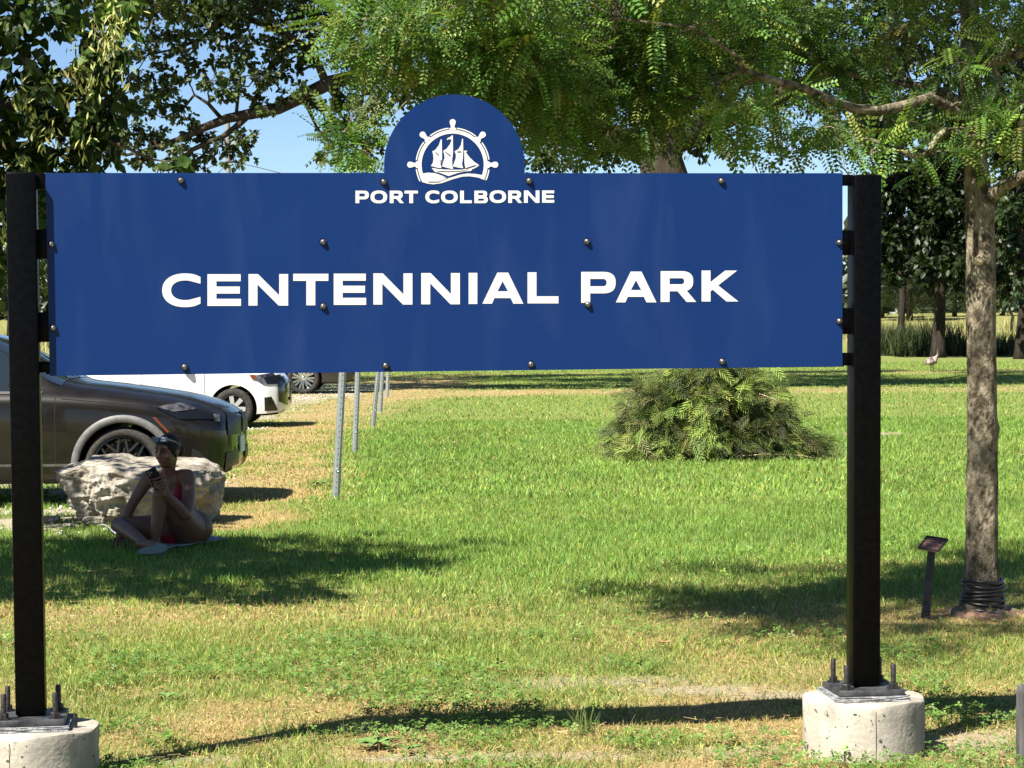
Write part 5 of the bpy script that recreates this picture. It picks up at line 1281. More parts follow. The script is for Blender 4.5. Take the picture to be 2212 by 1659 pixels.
# black car farther on
bk_c = 51.0; nose = P(775, 830, bk_c)
st = [(0.00, .55, .34, .72, .48, .78, .82), (.05, .72, .28, .76, .56, .82, .87), (.2, .85, .24, .84, .66, .90, .94), (.5, .91, .22, .92, .72, .98, 1.02), (1.2, .93, .22, 1.0, .76, 1.05, 1.1), (1.5, .93, .22, 1.02, .75, 1.14, 1.2), (1.95, .93, .22, 1.03, .68, 1.48, 1.54), (2.4, .93, .22, 1.04, .64, 1.60, 1.66), (3.6, .92, .23, 1.06, .62, 1.58, 1.65), (4.4, .90, .25, 1.07, .60, 1.40, 1.46), (4.7, .84, .32, 1.0, .60, 1.05, 1.08), (4.75, .7, .45, .9, .5, .95, .96)]
blk = Car('parked_car', 'black car with bright twin spoke wheels parked beyond the white hatchback', (nose.x, bk_c, 0), 4.75, .93, st,
          dict(x=(1.16, 3.95), windows=((1.9, 2.75), (2.85, 3.9)), screens=(1.5, 2.4, 4.0, 4.55), wid=.24), .355, m_black_car, GRP, None,
          dict(key='blk', r=.262, n=8, style='twin', mat=m_chrome, barrel=m_trim, hub=m_chrome))
blk.strip('sill_trim', [(-x, .30) for x in np.linspace(1.6, 3.5, 14)], .10, m_trim, .008)
blk.strip('door_gap', [(-1.7, z) for z in np.linspace(.3, 1.0, 8)], .009, m_seam, .003)
for sd in (-1, 1):
    bm = bmesh.new(); box(bm, blk.org + Vector((-.10, sd * .66, .74)), (.09, .10, .05)); fixn(bm); bevel(bm, .03, 2); link('headlight', bm_mesh('headlight', bm, True, 40), m_lamp, blk.t)
    bm = bmesh.new(); lathe(bm, [(0, -.1), (.07, -.06), (.085, .02), (.03, .09), (0, .095)], 12, blk.org + Vector((-1.95, sd * 1.03, 1.1)), Matrix.Rotation(RAD(90), 3, 'X')); link('mirror', smooth(bm_mesh('mirror', bm)), m_black_car, blk.t)
    bm = bmesh.new(); tube(bm, [blk.org + Vector((-1.88, sd * .9, 1.03)), blk.org + Vector((-1.95, sd * 1.0, 1.08))], [.03, .02], 8); link('mirror_arm', smooth(bm_mesh('mirror_arm', bm)), m_trim, blk.t)
    bm = bmesh.new(); box(bm, blk.org + Vector((-4.62, sd * .78, .95)), (.07, .06, .11)); fixn(bm); bevel(bm, .02, 2); link('tail_light', bm_mesh('tail_light', bm, True, 40), m_red, blk.t)

# ------------------------------------------------------------ boulder
from mathutils import noise as mn
def rock_mesh(cx, cy, dims, seed, cuts=60, rough=.05, flat_top=True):
    bm = bmesh.new(); bmesh.ops.create_cube(bm, size=2)
    bmesh.ops.subdivide_edges(bm, edges=bm.edges[:], cuts=cuts, use_grid_fill=True)
    rg = random.Random(seed); planes = []
    for k in range(22):
        a_ = rg.uniform(PI, 2 * PI) if k < 17 else rg.uniform(0, PI); n_ = Vector((math.cos(a_), math.sin(a_), rg.uniform(-.75, .25))).normalized()
        planes.append((n_, (abs(n_.x) + abs(n_.y) + abs(n_.z)) * rg.uniform(.64, .80)))
    so = Vector((seed * 3.1, seed * 1.7, seed * 5.3)); sc_ = 1.0 / max(dims)
    for v in bm.verts:
        p = v.co; nrm = (abs(p.x) ** 6 + abs(p.y) ** 6 + abs(p.z) ** 6) ** (1 / 6); p = p / nrm
        w_ = Vector((p.x * dims[0], p.y * dims[1], p.z * dims[2])) * (.62 * sc_ / .62)
        top = float(sst(.55, .98, p.z)); frontw = float(sst(.0, .9, -p.y)); side = 1 - top
        big = mn.noise(w_ * 2.1 + so); fine = mn.fractal(w_ * 11 + so, .9, 2.1, 5)
        rdg = 1 - abs(mn.noise(Vector((w_.x * 2.6, w_.y * 2.6, w_.z * 6.5)) + so * 1.3)) * 2.2
        disp = side * (.40 * big + .20 * fine + .24 * rdg - .1) + top * (.05 * fine + .08 * big)
        disp *= rough * 2.0
        d = Vector((p.x ** 3, p.y ** 3, p.z ** 3 * .5)).normalized()
        for n_, h_ in planes:
            e_ = p.dot(n_) - h_
            if e_ > 0: p = p - n_ * e_
        q = Vector((p.x * dims[0], p.y * dims[1], p.z * dims[2])) + d * disp
        low = float(sst(.35, -.9, p.z))
        q.y += frontw * low * dims[1] * (.42 + .5 * big)         # undercut front
        q.x *= 1 - .10 * low * (1 + big)
        if flat_top:
            q.z += top * (-.085 * (.5 - p.y * .5) + .03) + top * (.035 * float(sst(-.66, -.58, p.x) * sst(-.05, -.2, p.x)) - .02 * float(sst(-.68, -.78, p.x) + sst(.74, .86, p.x)))
        v.co = (cx + q.x, cy + q.y, q.z + dims[2] * .86)
    fixn(bm)
    return bm_mesh('boulder', bm, True, 38)
def rock_build(nt, b):
    rp, mp = noise_mix(nt, b, (.12, .105, .08), (.38, .345, .285), 5, lo=.36, hi=.62, bump=1.0, bdist=.03, bscale=16)
m_rock = mat('limestone', rough=.92, spec=.15, build=rock_build)
rb = G(292, 1137)
rx0, rx1 = P(117, 1080, rb.y + .1).x, P(471, 1080, rb.y + .1).x
bo = link('boulder', rock_mesh((rx0 + rx1) / 2 - .03, rb.y + .40, ((rx1 - rx0) / 2 + .028, .40, .262), 4, rough=.075), m_rock, origin=((rx0 + rx1) / 2, rb.y + .4, 0))
tag(bo, 'long pale limestone boulder with flat top behind the seated person', 'boulder')
for x, y, r, s_ in ((200, 1137, .09, 3), (110, 1130, .07, 9), (150, 1142, .05, 12)):
    g = G(x, y); me = rock_mesh(g.x, g.y, (r, r * .7, r * .45), s_, 10, .02, False)
    o = link('stone', me, m_rock, origin=(g.x, g.y, 0)); tag(o, {200: 'rounded pale stone at the foot of the boulder front', 110: 'small pale stone at the end of the boulder near the sign post', 150: 'smallest pale stone in the grass before the boulder'}[x], 'stone')

# ------------------------------------------------------------ perforated steel posts
m_galv = mat('galvanised_steel', rough=.42, metal=.65, build=lambda nt, b: noise_mix(nt, b, (.34, .36, .365), (.48, .50, .505), 25, lo=.3, hi=.7))
m_hole = mat('punched_hole', (.02, .02, .02), rough=.9)
def u_post(label, xb, yb, xt, yt, H, wid, turn=0):
    b = G(xb, yb); top = P(xt, yt, b.y)
    ax = (top - b).normalized(); H = H
    t = thing('perforated_post', (b.x, b.y, 0), label, 'post', 'perforated steel posts along the lawn edge')
    u = Vector((math.cos(turn), math.sin(turn), 0)); u = (u - ax * u.dot(ax)).normalized(); v = ax.cross(u)
    if v.y > 0: v = -v
    prof = [(-1.0, -.10), (-1.0, .0), (-.62, .0), (-.42, .62), (.42, .62), (.62, 0), (1.0, 0), (1.0, -.10), (.55, -.10), (.36, .52), (-.36, .52), (-.55, -.10)]
    hw = wid / 2; bm = bmesh.new(); rings = []
    for q in (b - ax * .25, b + ax * H): rings.append([bm.verts.new(q + u * (p[0] * hw) + v * (p[1] * hw)) for p in prof])
    n = len(prof)
    for k in range(n): bm.faces.new((rings[0][k], rings[0][(k + 1) % n], rings[1][(k + 1) % n], rings[1][k]))
    bm.faces.new(rings[1]); fixn(bm)
    link('channel', bm_mesh('channel', bm), m_galv, t)
    bm = bmesh.new(); lathe(bm, [(hw * .17, 0), (0, .0)], 8); hm = bm_mesh('hole', bm); M3 = Matrix((u, -ax, v)).transposed()
    hs = .0508; 
    bm = bmesh.new()
    for k in range(1, int(H / hs)):
        lathe(bm, [(hw * .16, 0), (0, 0)], 8, b + ax * (k * hs) + v * (hw * .62 + .0012), M3)
    tag(link('punched_holes', bm_mesh('punched_holes', bm), m_hole, t), kind='stuff')
    bm = bmesh.new(); lathe(bm, [(0, .016), (.012, .014), (.016, .006), (.018, 0)], 10, b + ax * .26 + v * (hw * .62), M3); link('splice_bolt', smooth(bm_mesh('splice_bolt', bm)), m_galv, t)
    bm = bmesh.new(); box(bm, b + ax * .1 + u * .004 - v * (hw * .15), (hw * 1.05, .004, .19), Matrix((u, v, ax)).transposed()); fixn(bm); link('ground_stub', bm_mesh('ground_stub', bm), m_galv, t)
u_post('tall perforated steel post standing in lawn closest to the boulder', 725, 1078, 740, 807, 2.15, .066, .12)
u_post('perforated steel post, second along the lawn edge after the boulder', 766, 978, 773, 805, 2.1, .066, .1)
u_post('leaning perforated steel post, third along the lawn edge after the boulder', 805, 923, 817, 803, 2.1, .07, .35)
u_post('perforated steel post, fourth along the lawn edge after the boulder', 821, 890, 826, 803, 2.1, .07, .1)
u_post('most distant perforated steel post at the corner of the lawn edge', 836, 858, 838, 803, 2.1, .07, -.1)

# ------------------------------------------------------------ plaque, edge bollard, utility pole, goose
pb = G(1999, 1338); pt = P(2013, 1186, pb.y)
pq = thing('plaque_stake', (pb.x, pb.y, 0), 'small brown memorial plaque on a leaning dark stake beside the locust', 'plaque')
m_stake = mat('dark_stake', rough=.7, build=lambda nt, b: noise_mix(nt, b, (.015, .014, .013), (.06, .055, .05), 30))
bm = bmesh.new(); tube(bm, [pb - Vector((.01, 0, .15)), pb, pt + Vector((0, 0, .005))], [.024, .024, .021], 8); link('stake', smooth(bm_mesh('stake', bm), 40), m_stake, pq)
m_copper = mat('weathered_copper', rough=.5, metal=.2, build=lambda nt, b: noise_mix(nt, b, (.15, .065, .048), (.26, .13, .10), 18, lo=.3, hi=.7))
ctr = P(2015.5, 1174, pb.y - .02)
qs = [P(1983, 1184, pb.y - .06), P(2027, 1191, pb.y - .10), P(2048, 1166, pb.y + .06), P(2002, 1159, pb.y + .10)]
nn = (qs[1] - qs[0]).cross(qs[3] - qs[0]).normalized()
if nn.z < 0: nn = -nn
me = mesh('plate', [q for q in qs] + [q - nn * .008 for q in qs], [(0, 1, 2, 3), (7, 6, 5, 4)] + [(i, i + 4, (i + 1) % 4 + 4, (i + 1) % 4) for i in range(4)])
link('plate', me, m_copper, pq)
c4 = sum(qs, Vector()) / 4
bm = bmesh.new()
fr = [c4 + (q - c4) * .97 + nn * .004 for q in qs]
for i in range(4): tube(bm, [fr[i], fr[(i + 1) % 4]], .0045, 6)
link('plate_frame', bm_mesh('plate_frame', bm), m_stake, pq)
bm = bmesh.new()
ux, uy = (qs[1] - qs[0]), (qs[3] - qs[0])
for r_, (a0, a1) in enumerate(((.18, .82), (.12, .88), (.2, .8), (.3, .7))):
    s0 = qs[0] + uy * (.78 - r_ * .18) + nn * .0015
    n_ = 14
    for i in range(n_):
        if random.random() < .2: continue
        f0 = a0 + (a1 - a0) * i / n_; f1 = f0 + (a1 - a0) / n_ * .75
        vs = [bm.verts.new(s0 + ux * f + uy * g) for f, g in ((f0, 0), (f1, 0), (f1, .07), (f0, .07))]; bm.faces.new(vs)
tag(link('raised_text', bm_mesh('raised_text', bm), m_stake, pq), kind='stuff')

eb = P(2213, 1700, 8.05); eb.z = 0
m_wood = mat('weathered_dark_wood', rough=.9, build=lambda nt, b: noise_mix(nt, b, (.02, .02, .02), (.12, .115, .11), 20, stretch=(1, 1, .15), bump=.9, bdist=.01))
bm = bmesh.new(); lathe(bm, [(.030, -.3), (.030, .26), (.026, .285), (.018, .292), (0, .294)], 12, eb)
for v in bm.verts: v.co.x += rng.normal(0, .0012); v.co.y += rng.normal(0, .0012)
o = link('timber_stump', smooth(bm_mesh('timber_stump', bm), 50), m_wood, origin=tuple(eb)); tag(o, 'short weathered dark timber stump in the dry grass past the footing', 'bollard')

ub = P(497, 700, 112); ub.z = 0
zt_ = P(497, 262, 112).z
up_ = thing('utility_pole', (ub.x, ub.y, 0), 'grey wooden utility pole with transformer seen in the sky gap', 'utility pole')
m_pole = mat('pole_wood', rough=.9, build=lambda nt, b: noise_mix(nt, b, (.13, .12, .105), (.26, .245, .22), 4, stretch=(1, 1, .1)))
bm = bmesh.new(); tube(bm, [ub - Vector((0, 0, .3)), Vector((ub.x, ub.y, zt_))], [.16, .115], 12); link('pole', smooth(bm_mesh('pole', bm), 40), m_pole, up_)
tc_ = P(508, 312, 111.8); bm = bmesh.new(); lathe(bm, [(0, .40), (.10, .39), (.19, .33), (.2, .30), (.2, -.34), (.17, -.38), (0, -.38)], 16, tc_); link('transformer', smooth(bm_mesh('transformer', bm), 40), mat('transformer_grey', (.22, .24, .24), .5), up_)
bm = bmesh.new(); tube(bm, [Vector((tc_.x + .05, tc_.y, tc_.z + .1)), Vector((ub.x, ub.y, tc_.z + .1))], .035, 6); link('bracket', bm_mesh('bracket', bm), m_stake, up_)
m_wire = mat('wire', (.10, .10, .10), .6)
for pts in ([(497, 346), (440, 365), (330, 400)], [(500, 349), (560, 362), (690, 395)], [(507, 335), (509, 349), (498, 352)], [(497, 350), (470, 374), (440, 410)]):
    bm = bmesh.new(); tube(bm, [P(x, y, 111.9) for x, y in pts], .022, 5); link('wire', bm_mesh('wire', bm), m_wire, up_)

gb = G(2012, 803); gk = pxm(gb.y)
gs = thing('goose', (gb.x, gb.y, 0), 'brown and white goose standing upright on the far shaded lawn', 'bird')
m_goose = mat('goose_feathers', rough=.8, build=lambda nt, b: noise_mix(nt, b, (.10, .07, .05), (.45, .42, .38), 7, lo=.45, hi=.58))
m_gw = mat('goose_pale', (.55, .54, .5), .8); m_gd = mat('goose_dark', (.02, .02, .02), .6)
def prim_body():
    bm = bmesh.new()
    B = Vector((gb.x, gb.y, .30))
    tube(bm, [B + Vector(q) for q in ((-.20, .05, -.08), (-.13, .03, -.03), (-.02, 0, 0), (.09, -.02, .04), (.14, -.03, .11), (.18, -.03, .2), (.175, -.03, .30), (.20, -.035, .345), (.26, -.04, .335))], [.015, .09, .125, .115, .06, .03, .026, .034, .01], 14)
    return smooth(bm_mesh('body', bm))
link('body', prim_body(), m_goose, gs)
bm = bmesh.new(); tube(bm, [Vector((gb.x + .25, gb.y - .04, .636)), Vector((gb.x + .30, gb.y - .045, .625))], [.014, .004], 6); link('bill', bm_mesh('bill', bm), m_gd, gs)
for dx in (-.01, .05):
    bm = bmesh.new(); tube(bm, [Vector((gb.x + dx, gb.y, .22)), Vector((gb.x + dx, gb.y + .01, .02)), Vector((gb.x + dx + .05, gb.y - .03, .01))], [.016, .011, .014], 6); link('leg', bm_mesh('leg', bm), m_gd, gs)

# ------------------------------------------------------------ seated person
PD = 16.22
def pp(x, y, D): return P(103.7 + x * .18225, 921.6 + y * .18225, D)     # close-up coordinates of the sitter
def capsule(bm, pts, rads, seg=30):
    """smooth tube with round ends"""
    pts = [Vector(p) for p in pts]; P2, R2 = [], []
    d0 = (pts[0] - pts[1]).normalized(); d1 = (pts[-1] - pts[-2]).normalized()
    for a_ in (80, 60, 35): P2.append(pts[0] + d0 * (rads[0] * math.sin(RAD(a_)))); R2.append(max(rads[0] * math.cos(RAD(a_)), .0015))
    n = len(pts)
    for i in range(n - 1):                       # Catmull-Rom
        p0 = pts[max(i - 1, 0)]; p1 = pts[i]; p2 = pts[i + 1]; p3 = pts[min(i + 2, n - 1)]
        for k in range(4):
            t = k / 4; q = .5 * ((2 * p1) + (p2 - p0) * t + (2 * p0 - 5 * p1 + 4 * p2 - p3) * t * t + (3 * p1 - p0 - 3 * p2 + p3) * t ** 3)
            P2.append(q); R2.append(rads[i] + (rads[i + 1] - rads[i]) * (t * t * (3 - 2 * t)))
    P2.append(pts[-1]); R2.append(rads[-1])
    for a_ in (35, 60, 80): P2.append(pts[-1] + d1 * (rads[-1] * math.sin(RAD(a_)))); R2.append(max(rads[-1] * math.cos(RAD(a_)), .0015))
    tube(bm, P2, R2, seg)
def ellip(bm, c, r, M3=None, u=20, v=14):
    prof = [(math.sin(PI * i / v), -math.cos(PI * i / v)) for i in range(v + 1)]
    S = Matrix.Diagonal(Vector(r)); M_ = (M3 @ S) if M3 else S
    lathe(bm, [(max(a_, 0) if 0 < i < v else 0, b_) for i, (a_, b_) in enumerate(prof)], u, c, M_)
pbase = pp(1560, 1390, PD); pbase.z = 0
person = thing('person', pbase, 'person in red bikini sitting on a towel in the shade holding a phone', 'person')
m_skin = mat('skin', rough=.48, spec=.4, build=lambda nt, b: noise_mix(nt, b, (.145, .062, .034), (.18, .08, .045), 8))
m_skin.node_tree.nodes['Principled BSDF'].inputs['Subsurface Weight'].default_value = .08
m_hair = mat('black_hair', rough=.5, spec=.18, build=lambda nt, b: noise_mix(nt, b, (.006, .005, .005), (.02, .016, .014), 30, stretch=(6, 6, 1), bump=.5, bdist=.004))
m_redcloth = mat('red_swimwear', (.30, .008, .02), rough=.7)
m_lip = mat('lips', (.24, .075, .065), rough=.4); m_eye = mat('eye_dark', (.01, .008, .008), rough=.15); m_eyew = mat('eye_white', (.10, .085, .078), rough=.5, spec=.1)
J = {}
# skeleton: image-left arm is the person's right arm
J['pel'] = pp(1590, 1240, 16.28); J['pel'].z = .135
J['waist'] = pp(1585, 1010, 16.30); J['chest'] = pp(1475, 800, 16.26); J['upch'] = pp(1450, 660, 16.22); J['neck'] = pp(1435, 560, 16.20); J['head'] = pp(1415, 300, 16.15)
J['shR'] = pp(1190, 610, 16.20); J['elR'] = pp(1010, 900, 16.16); J['wrR'] = pp(868, 1195, 16.10); J['haR'] = pp(850, 1300, 16.06)
J['shL'] = pp(1655, 590, 16.16); J['elL'] = pp(1635, 1045, 15.93); J['wrL'] = pp(1405, 805, 15.80); J['haL'] = pp(1315, 735, 15.79)
J['hipL'] = pp(1650, 1260, 16.22); J['knL'] = pp(1318, 815, 15.84); J['anL'] = pp(1272, 1335, 15.84); J['toL'] = pp(1240, 1440, 15.66)
J['hipR'] = pp(1480, 1240, 16.22); J['knR'] = pp(835, 1165, 16.08); J['anR'] = pp(1150, 1385, 15.66)
J['hipL'].z = .13; J['hipR'].z = .12
bm = bmesh.new()
capsule(bm, [J['pel'], J['waist'], J['chest'], J['upch'], J['neck'] + Vector((0, 0, -.03))], [.145, .118, .128, .112, .05])
capsule(bm, [J['shR'] + Vector((.02, 0, 0)), J['upch'], J['shL'] + Vector((-.02, 0, 0))], [.055, .088, .055])
ellip(bm, J['chest'].lerp(J['upch'], .25) + Vector((-.07, -.075, -.01)), (.062, .06, .062)); ellip(bm, J['chest'].lerp(J['upch'], .25) + Vector((.055, -.085, -.01)), (.064, .06, .064))
capsule(bm, [J['neck'] + Vector((0, 0, -.05)), J['neck'] + Vector((-.004, -.01, .03)), J['head'] + Vector((.02, .02, -.04))], [.058, .05, .048])
capsule(bm, [J['shR'], J['shR'].lerp(J['elR'], .5), J['elR'], J['elR'].lerp(J['wrR'], .4), J['wrR']], [.052, .044, .037, .037, .025])
capsule(bm, [J['shL'], J['shL'].lerp(J['elL'], .5) + Vector((.012, 0, 0)), J['elL'], J['elL'].lerp(J['wrL'], .4), J['wrL']], [.053, .047, .040, .039, .026])
capsule(bm, [J['hipL'], J['hipL'].lerp(J['knL'], .45) + Vector((.03, -.02, -.02)), J['knL'].lerp(J['hipL'], .12), J['knL']], [.135, .098, .066, .054])
capsule(bm, [J['knL'], J['knL'].lerp(J['anL'], .3) + Vector((.01, .012, 0)), J['knL'].lerp(J['anL'], .65), J['anL']], [.052, .056, .044, .032])
capsule(bm, [J['anL'] + Vector((0, .02, -.03)), J['anL'].lerp(J['toL'], .5) + Vector((0, 0, .0)), Vector((J['toL'].x, J['toL'].y, .035))], [.036, .034, .022])
capsule(bm, [J['hipR'], J['hipR'].lerp(J['knR'], .5) + Vector((0, 0, -.005)), J['knR']], [.12, .088, .056])
capsule(bm, [J['knR'], J['knR'].lerp(J['anR'], .35) + Vector((0, .01, .005)), J['knR'].lerp(J['anR'], .7), J['anR']], [.053, .055, .043, .032])
fR0 = J['anR']; fR1 = pp(1330, 1440, 15.50)
capsule(bm, [fR0 + Vector((-.03, 0, 0)), fR0.lerp(fR1, .5), fR1], [.036, .036, .026])
ellip(bm, J['pel'] + Vector((.075, .02, -.01)), (.145, .15, .13)); ellip(bm, J['pel'] + Vector((-.06, .03, -.01)), (.14, .15, .125))
# head: facing image-left and a little to the camera
yaw = RAD(-30); hc = J['head']
Hm = Matrix.Rotation(yaw, 3, 'Z') @ Matrix.Rotation(RAD(4), 3, 'X')      # local -y is the face direction
def hp(x, y, z): return hc + Hm @ Vector((x, y, z))
ellip(bm, hp(0, .012, .03), (.074, .092, .088), Hm); ellip(bm, hp(0, -.022, -.03), (.060, .064, .082), Hm)
ellip(bm, hp(0, -.050, -.082), (.030, .030, .026), Hm)           # chin
ellip(bm, hp(.036, -.050, -.025), (.028, .026, .03), Hm); ellip(bm, hp(-.036, -.050, -.025), (.028, .026, .03), Hm)   # cheeks
ellip(bm, hp(0, -.074, .030), (.045, .016, .018), Hm)            # brow ridge
capsule(bm, [hp(0, -.085, .022), hp(0, -.098, -.004), hp(0, -.106, -.022)], [.008, .010, .013])
ellip(bm, hp(.011, -.093, -.025), (.010, .012, .008), Hm); ellip(bm, hp(-.011, -.093, -.025), (.010, .012, .008), Hm)
ellip(bm, hp(0, -.082, -.050), (.024, .013, .012), Hm)
for s_ in (-1, 1): ellip(bm, hp(s_ * .074, .014, -.004), (.010, .020, .032), Hm)
# hands
def hand(bm, wrist, palm_c, fdir, ndir, fingers, thumb, L=.085):
    capsule(bm, [wrist, wrist.lerp(palm_c, .6), palm_c], [.024, .030, .030])
    for f in fingers: capsule(bm, f, [.0092] + [.0082] * (len(f) - 2) + [.0066], 10)
    capsule(bm, thumb, [.012] + [.0105] * (len(thumb) - 2) + [.0085], 8)
# right hand planted on the ground
wR = J['wrR']; pR = J['haR']
fing = []
for k, (dx, L) in enumerate(((-.034, .07), (-.012, .08), (.010, .078), (.030, .062))):
    b0 = pR + Vector((dx * .8, 0, -.012)); fing.append([b0, b0 + Vector((dx * .35, -.025, -L * .42)), b0 + Vector((dx * .5, -.035, -L * .8)), b0 + Vector((dx * .5, -.02, -L * 1.05))])
for f in fing:
    for q in f: q.z = max(q.z, .015)
th_ = [pR + Vector((.03, 0, .03)), pR + Vector((.055, -.02, .0)), pR + Vector((.062, -.03, -.035))]
hand(bm, wR, pR, None, None, fing, th_)
# left hand round the phone
PHC = pp(1268, 612, 15.79)                                      # phone centre
phx = (pp(1350, 640, 15.80) - pp(1190, 690, 15.80)).normalized() # across the phone
phy = (pp(1230, 515, 15.79) - pp(1320, 690, 15.79)).normalized() # up the phone
phx = (phx - phy * phx.dot(phy)).normalized(); phn = phx.cross(phy); phn = phn if phn.y < 0 else -phn
wL = J['wrL']; pL = PHC - phy * .052 + phx * .022 + phn * (-.022)
fing = []
for k, off in enumerate((.024, -.001, -.026, -.050)):
    b0 = pL + phx * .012 + phy * (off * .9 + .02) - phn * .004
    fing.append([b0 + phx * .022, PHC + phx * .040 + phy * (off - .035) + phn * .006, PHC + phx * .010 + phy * (off - .032) + phn * .020, PHC - phx * .026 + phy * (off - .022 + .004 * k) + phn * .018])
th_ = [pL + phx * -.01, PHC - phx * .036 - phy * .045 - phn * .012, PHC - phx * .042 - phy * .012 - phn * .004]
hand(bm, wL, pL, None, None, fing, th_)
fixn(bm)
me = bm_mesh('body_raw', bm)
o = bpy.data.objects.new('body_raw', me); C.objects.link(o)
md = o.modifiers.new('remesh', 'REMESH'); md.mode = 'VOXEL'; md.voxel_size = .0042; md.use_smooth_shade = True
md3 = o.modifiers.new('thin', 'DECIMATE'); md3.ratio = .30
md2 = o.modifiers.new('smooth', 'SMOOTH'); md2.factor = .5; md2.iterations = 2
me2 = evaluated(o); bpy.data.objects.remove(o)
smooth(me2); me2.materials.clear()
bco = np.empty(len(me2.vertices) * 3); me2.vertices.foreach_get('co', bco); bco = bco.reshape(-1, 3)
bno = np.empty(len(me2.vertices) * 3); me2.vertices.foreach_get('normal', bno); bno = bno.reshape(-1, 3)
polys = [tuple(p.vertices) for p in me2.polygons]
me2.name = 'body'
body = link('body', me2, m_skin, person)
def cloth(name, mask, mt, off=.004):
    F_ = [q for q in polys if all(mask[i] for i in q)]
    if not F_: return
    par = {}
    def root(i):
        while par.setdefault(i, i) != i: par[i] = par[par[i]]; i = par[i]
        return i
    for q in F_:
        for j in q[1:]: par[root(j)] = root(q[0])
    cnt = {}
    for q in F_: cnt[root(q[0])] = cnt.get(root(q[0]), 0) + 1
    big = sorted(cnt, key=cnt.get)[-1:] if name.endswith('bottom') else [r_ for r_ in cnt if cnt[r_] > 30]
    F_ = [q for q in F_ if root(q[0]) in big]
    ids = sorted({i for q in F_ for i in q}); mp_ = {i: k for k, i in enumerate(ids)}
    V = [Vector(bco[i]) + Vector(bno[i]) * off for i in ids]
    link(name, mesh(name, V, [[mp_[i] for i in q] for q in F_], True), mt, person)
def to_px(co):
    d = co - np.array(EYEV); f = d @ np.array(_f); return (IMW / 2 + FPX * (d @ np.array(_r)) / f, IMH / 2 - FPX * (d @ np.array(_u)) / f)
bx_, by_ = to_px(bco); cxp = (bx_ - 103.7) / .18225; cyp = (by_ - 921.6) / .18225
frontm = (bno[:, 1] < .15)
tors = (np.abs(bco[:, 1] - J['chest'].y) < .19)
# triangle cups
def tri_mask(ax_, ay_, bx0, by0, cx0, cy0):
    def sgn(x1, y1, x2, y2): return (cxp - x2) * (y1 - y2) - (x1 - x2) * (cyp - y2)
    a_ = sgn(ax_, ay_, bx0, by0); b_ = sgn(bx0, by0, cx0, cy0); c_ = sgn(cx0, cy0, ax_, ay_)
    return ((a_ >= 0) & (b_ >= 0) & (c_ >= 0)) | ((a_ <= 0) & (b_ <= 0) & (c_ <= 0))
tb = tors & frontm & (bco[:, 2] > .25)
cloth('bikini_top', tb & (tri_mask(1530, 640, 1450, 900, 1660, 900) | tri_mask(1360, 650, 1200, 880, 1420, 880)), m_redcloth)
dpel = np.linalg.norm(bco - np.array(J['pel']), axis=1)
cloth('bikini_bottom', (dpel < .24) & (bco[:, 2] < .10) & (bco[:, 2] > .02) & (np.abs(bco[:, 0] - J['pel'].x + .07) < .05) & (bco[:, 1] > J['pel'].y - .20), m_redcloth, .005)
bm = bmesh.new()
for a_, b_ in (((1530, 640), (1500, 500)), ((1360, 650), (1400, 520))):
    tube(bm, [pp(a_[0], a_[1], 16.10), pp((a_[0] + b_[0]) / 2, (a_[1] + b_[1]) / 2, 16.10), pp(b_[0], b_[1], 16.14)], .004, 6)
link('bikini_strap', bm_mesh('bikini_strap', bm), m_redcloth, person)
# face details
for s_ in (-1, 1):
    bm = bmesh.new(); ellip(bm, hp(s_ * .030, -.0775, .008), (.0145, .009, .0075), Hm, 14, 10); link('eye', smooth(bm_mesh('eye', bm)), m_eyew, person)
    bm = bmesh.new(); ellip(bm, hp(s_ * .030 - .003, -.084, .008), (.0070, .0045, .0070), Hm, 12, 8); link('iris', smooth(bm_mesh('iris', bm)), m_eye, person)
    bm = bmesh.new(); capsule(bm, [hp(s_ * .012, -.091, .028), hp(s_ * .030, -.088, .036), hp(s_ * .050, -.074, .030)], [.0035, .004, .002], 8); link('eyebrow', smooth(bm_mesh('eyebrow', bm)), m_hair, person)
    bm = bmesh.new(); capsule(bm, [hp(s_ * .014, -.085, .012), hp(s_ * .030, -.087, .0165), hp(s_ * .046, -.077, .011)], [.002, .0025, .002], 6); link('eyelash', smooth(bm_mesh('eyelash', bm)), m_hair, person)
bm = bmesh.new(); capsule(bm, [hp(-.021, -.087, -.049), hp(-.006, -.0965, -.046), hp(.006, -.0965, -.046), hp(.021, -.087, -.049)], [.003, .005, .005, .003], 8)
capsule(bm, [hp(-.019, -.087, -.054), hp(0, -.0955, -.0575), hp(.019, -.087, -.054)], [.003, .0065, .003], 8); link('lips', smooth(bm_mesh('lips', bm)), m_lip, person)
# hair pulled back to a low knot
bm = bmesh.new(); bmesh.ops.create_icosphere(bm, subdivisions=4, radius=1)
for v in list(bm.verts):
    d = v.co.normalized(); q = Vector((d.x * .081, d.y * .099 + .014, d.z * .096 + .032))
    hairline = (q.y < .025 and q.z < .072 - (q.y + .085) * 1.0 - .25 * abs(q.x)) or q.z < -.058
    if hairline: q = q * .80
    v.co = hc + Hm @ (q * (1 + .012 * math.sin(d.x * 40) * (not hairline)))
bm2 = bmesh.new()
link('hair', smooth(bm_mesh('hair', bm)), m_hair, person)
bm2.free()
bm = bmesh.new(); ellip(bm, hp(.01, .118, -.005), (.042, .040, .045), Hm); link('hair_knot', smooth(bm_mesh('hair_knot', bm)), m_hair, person)
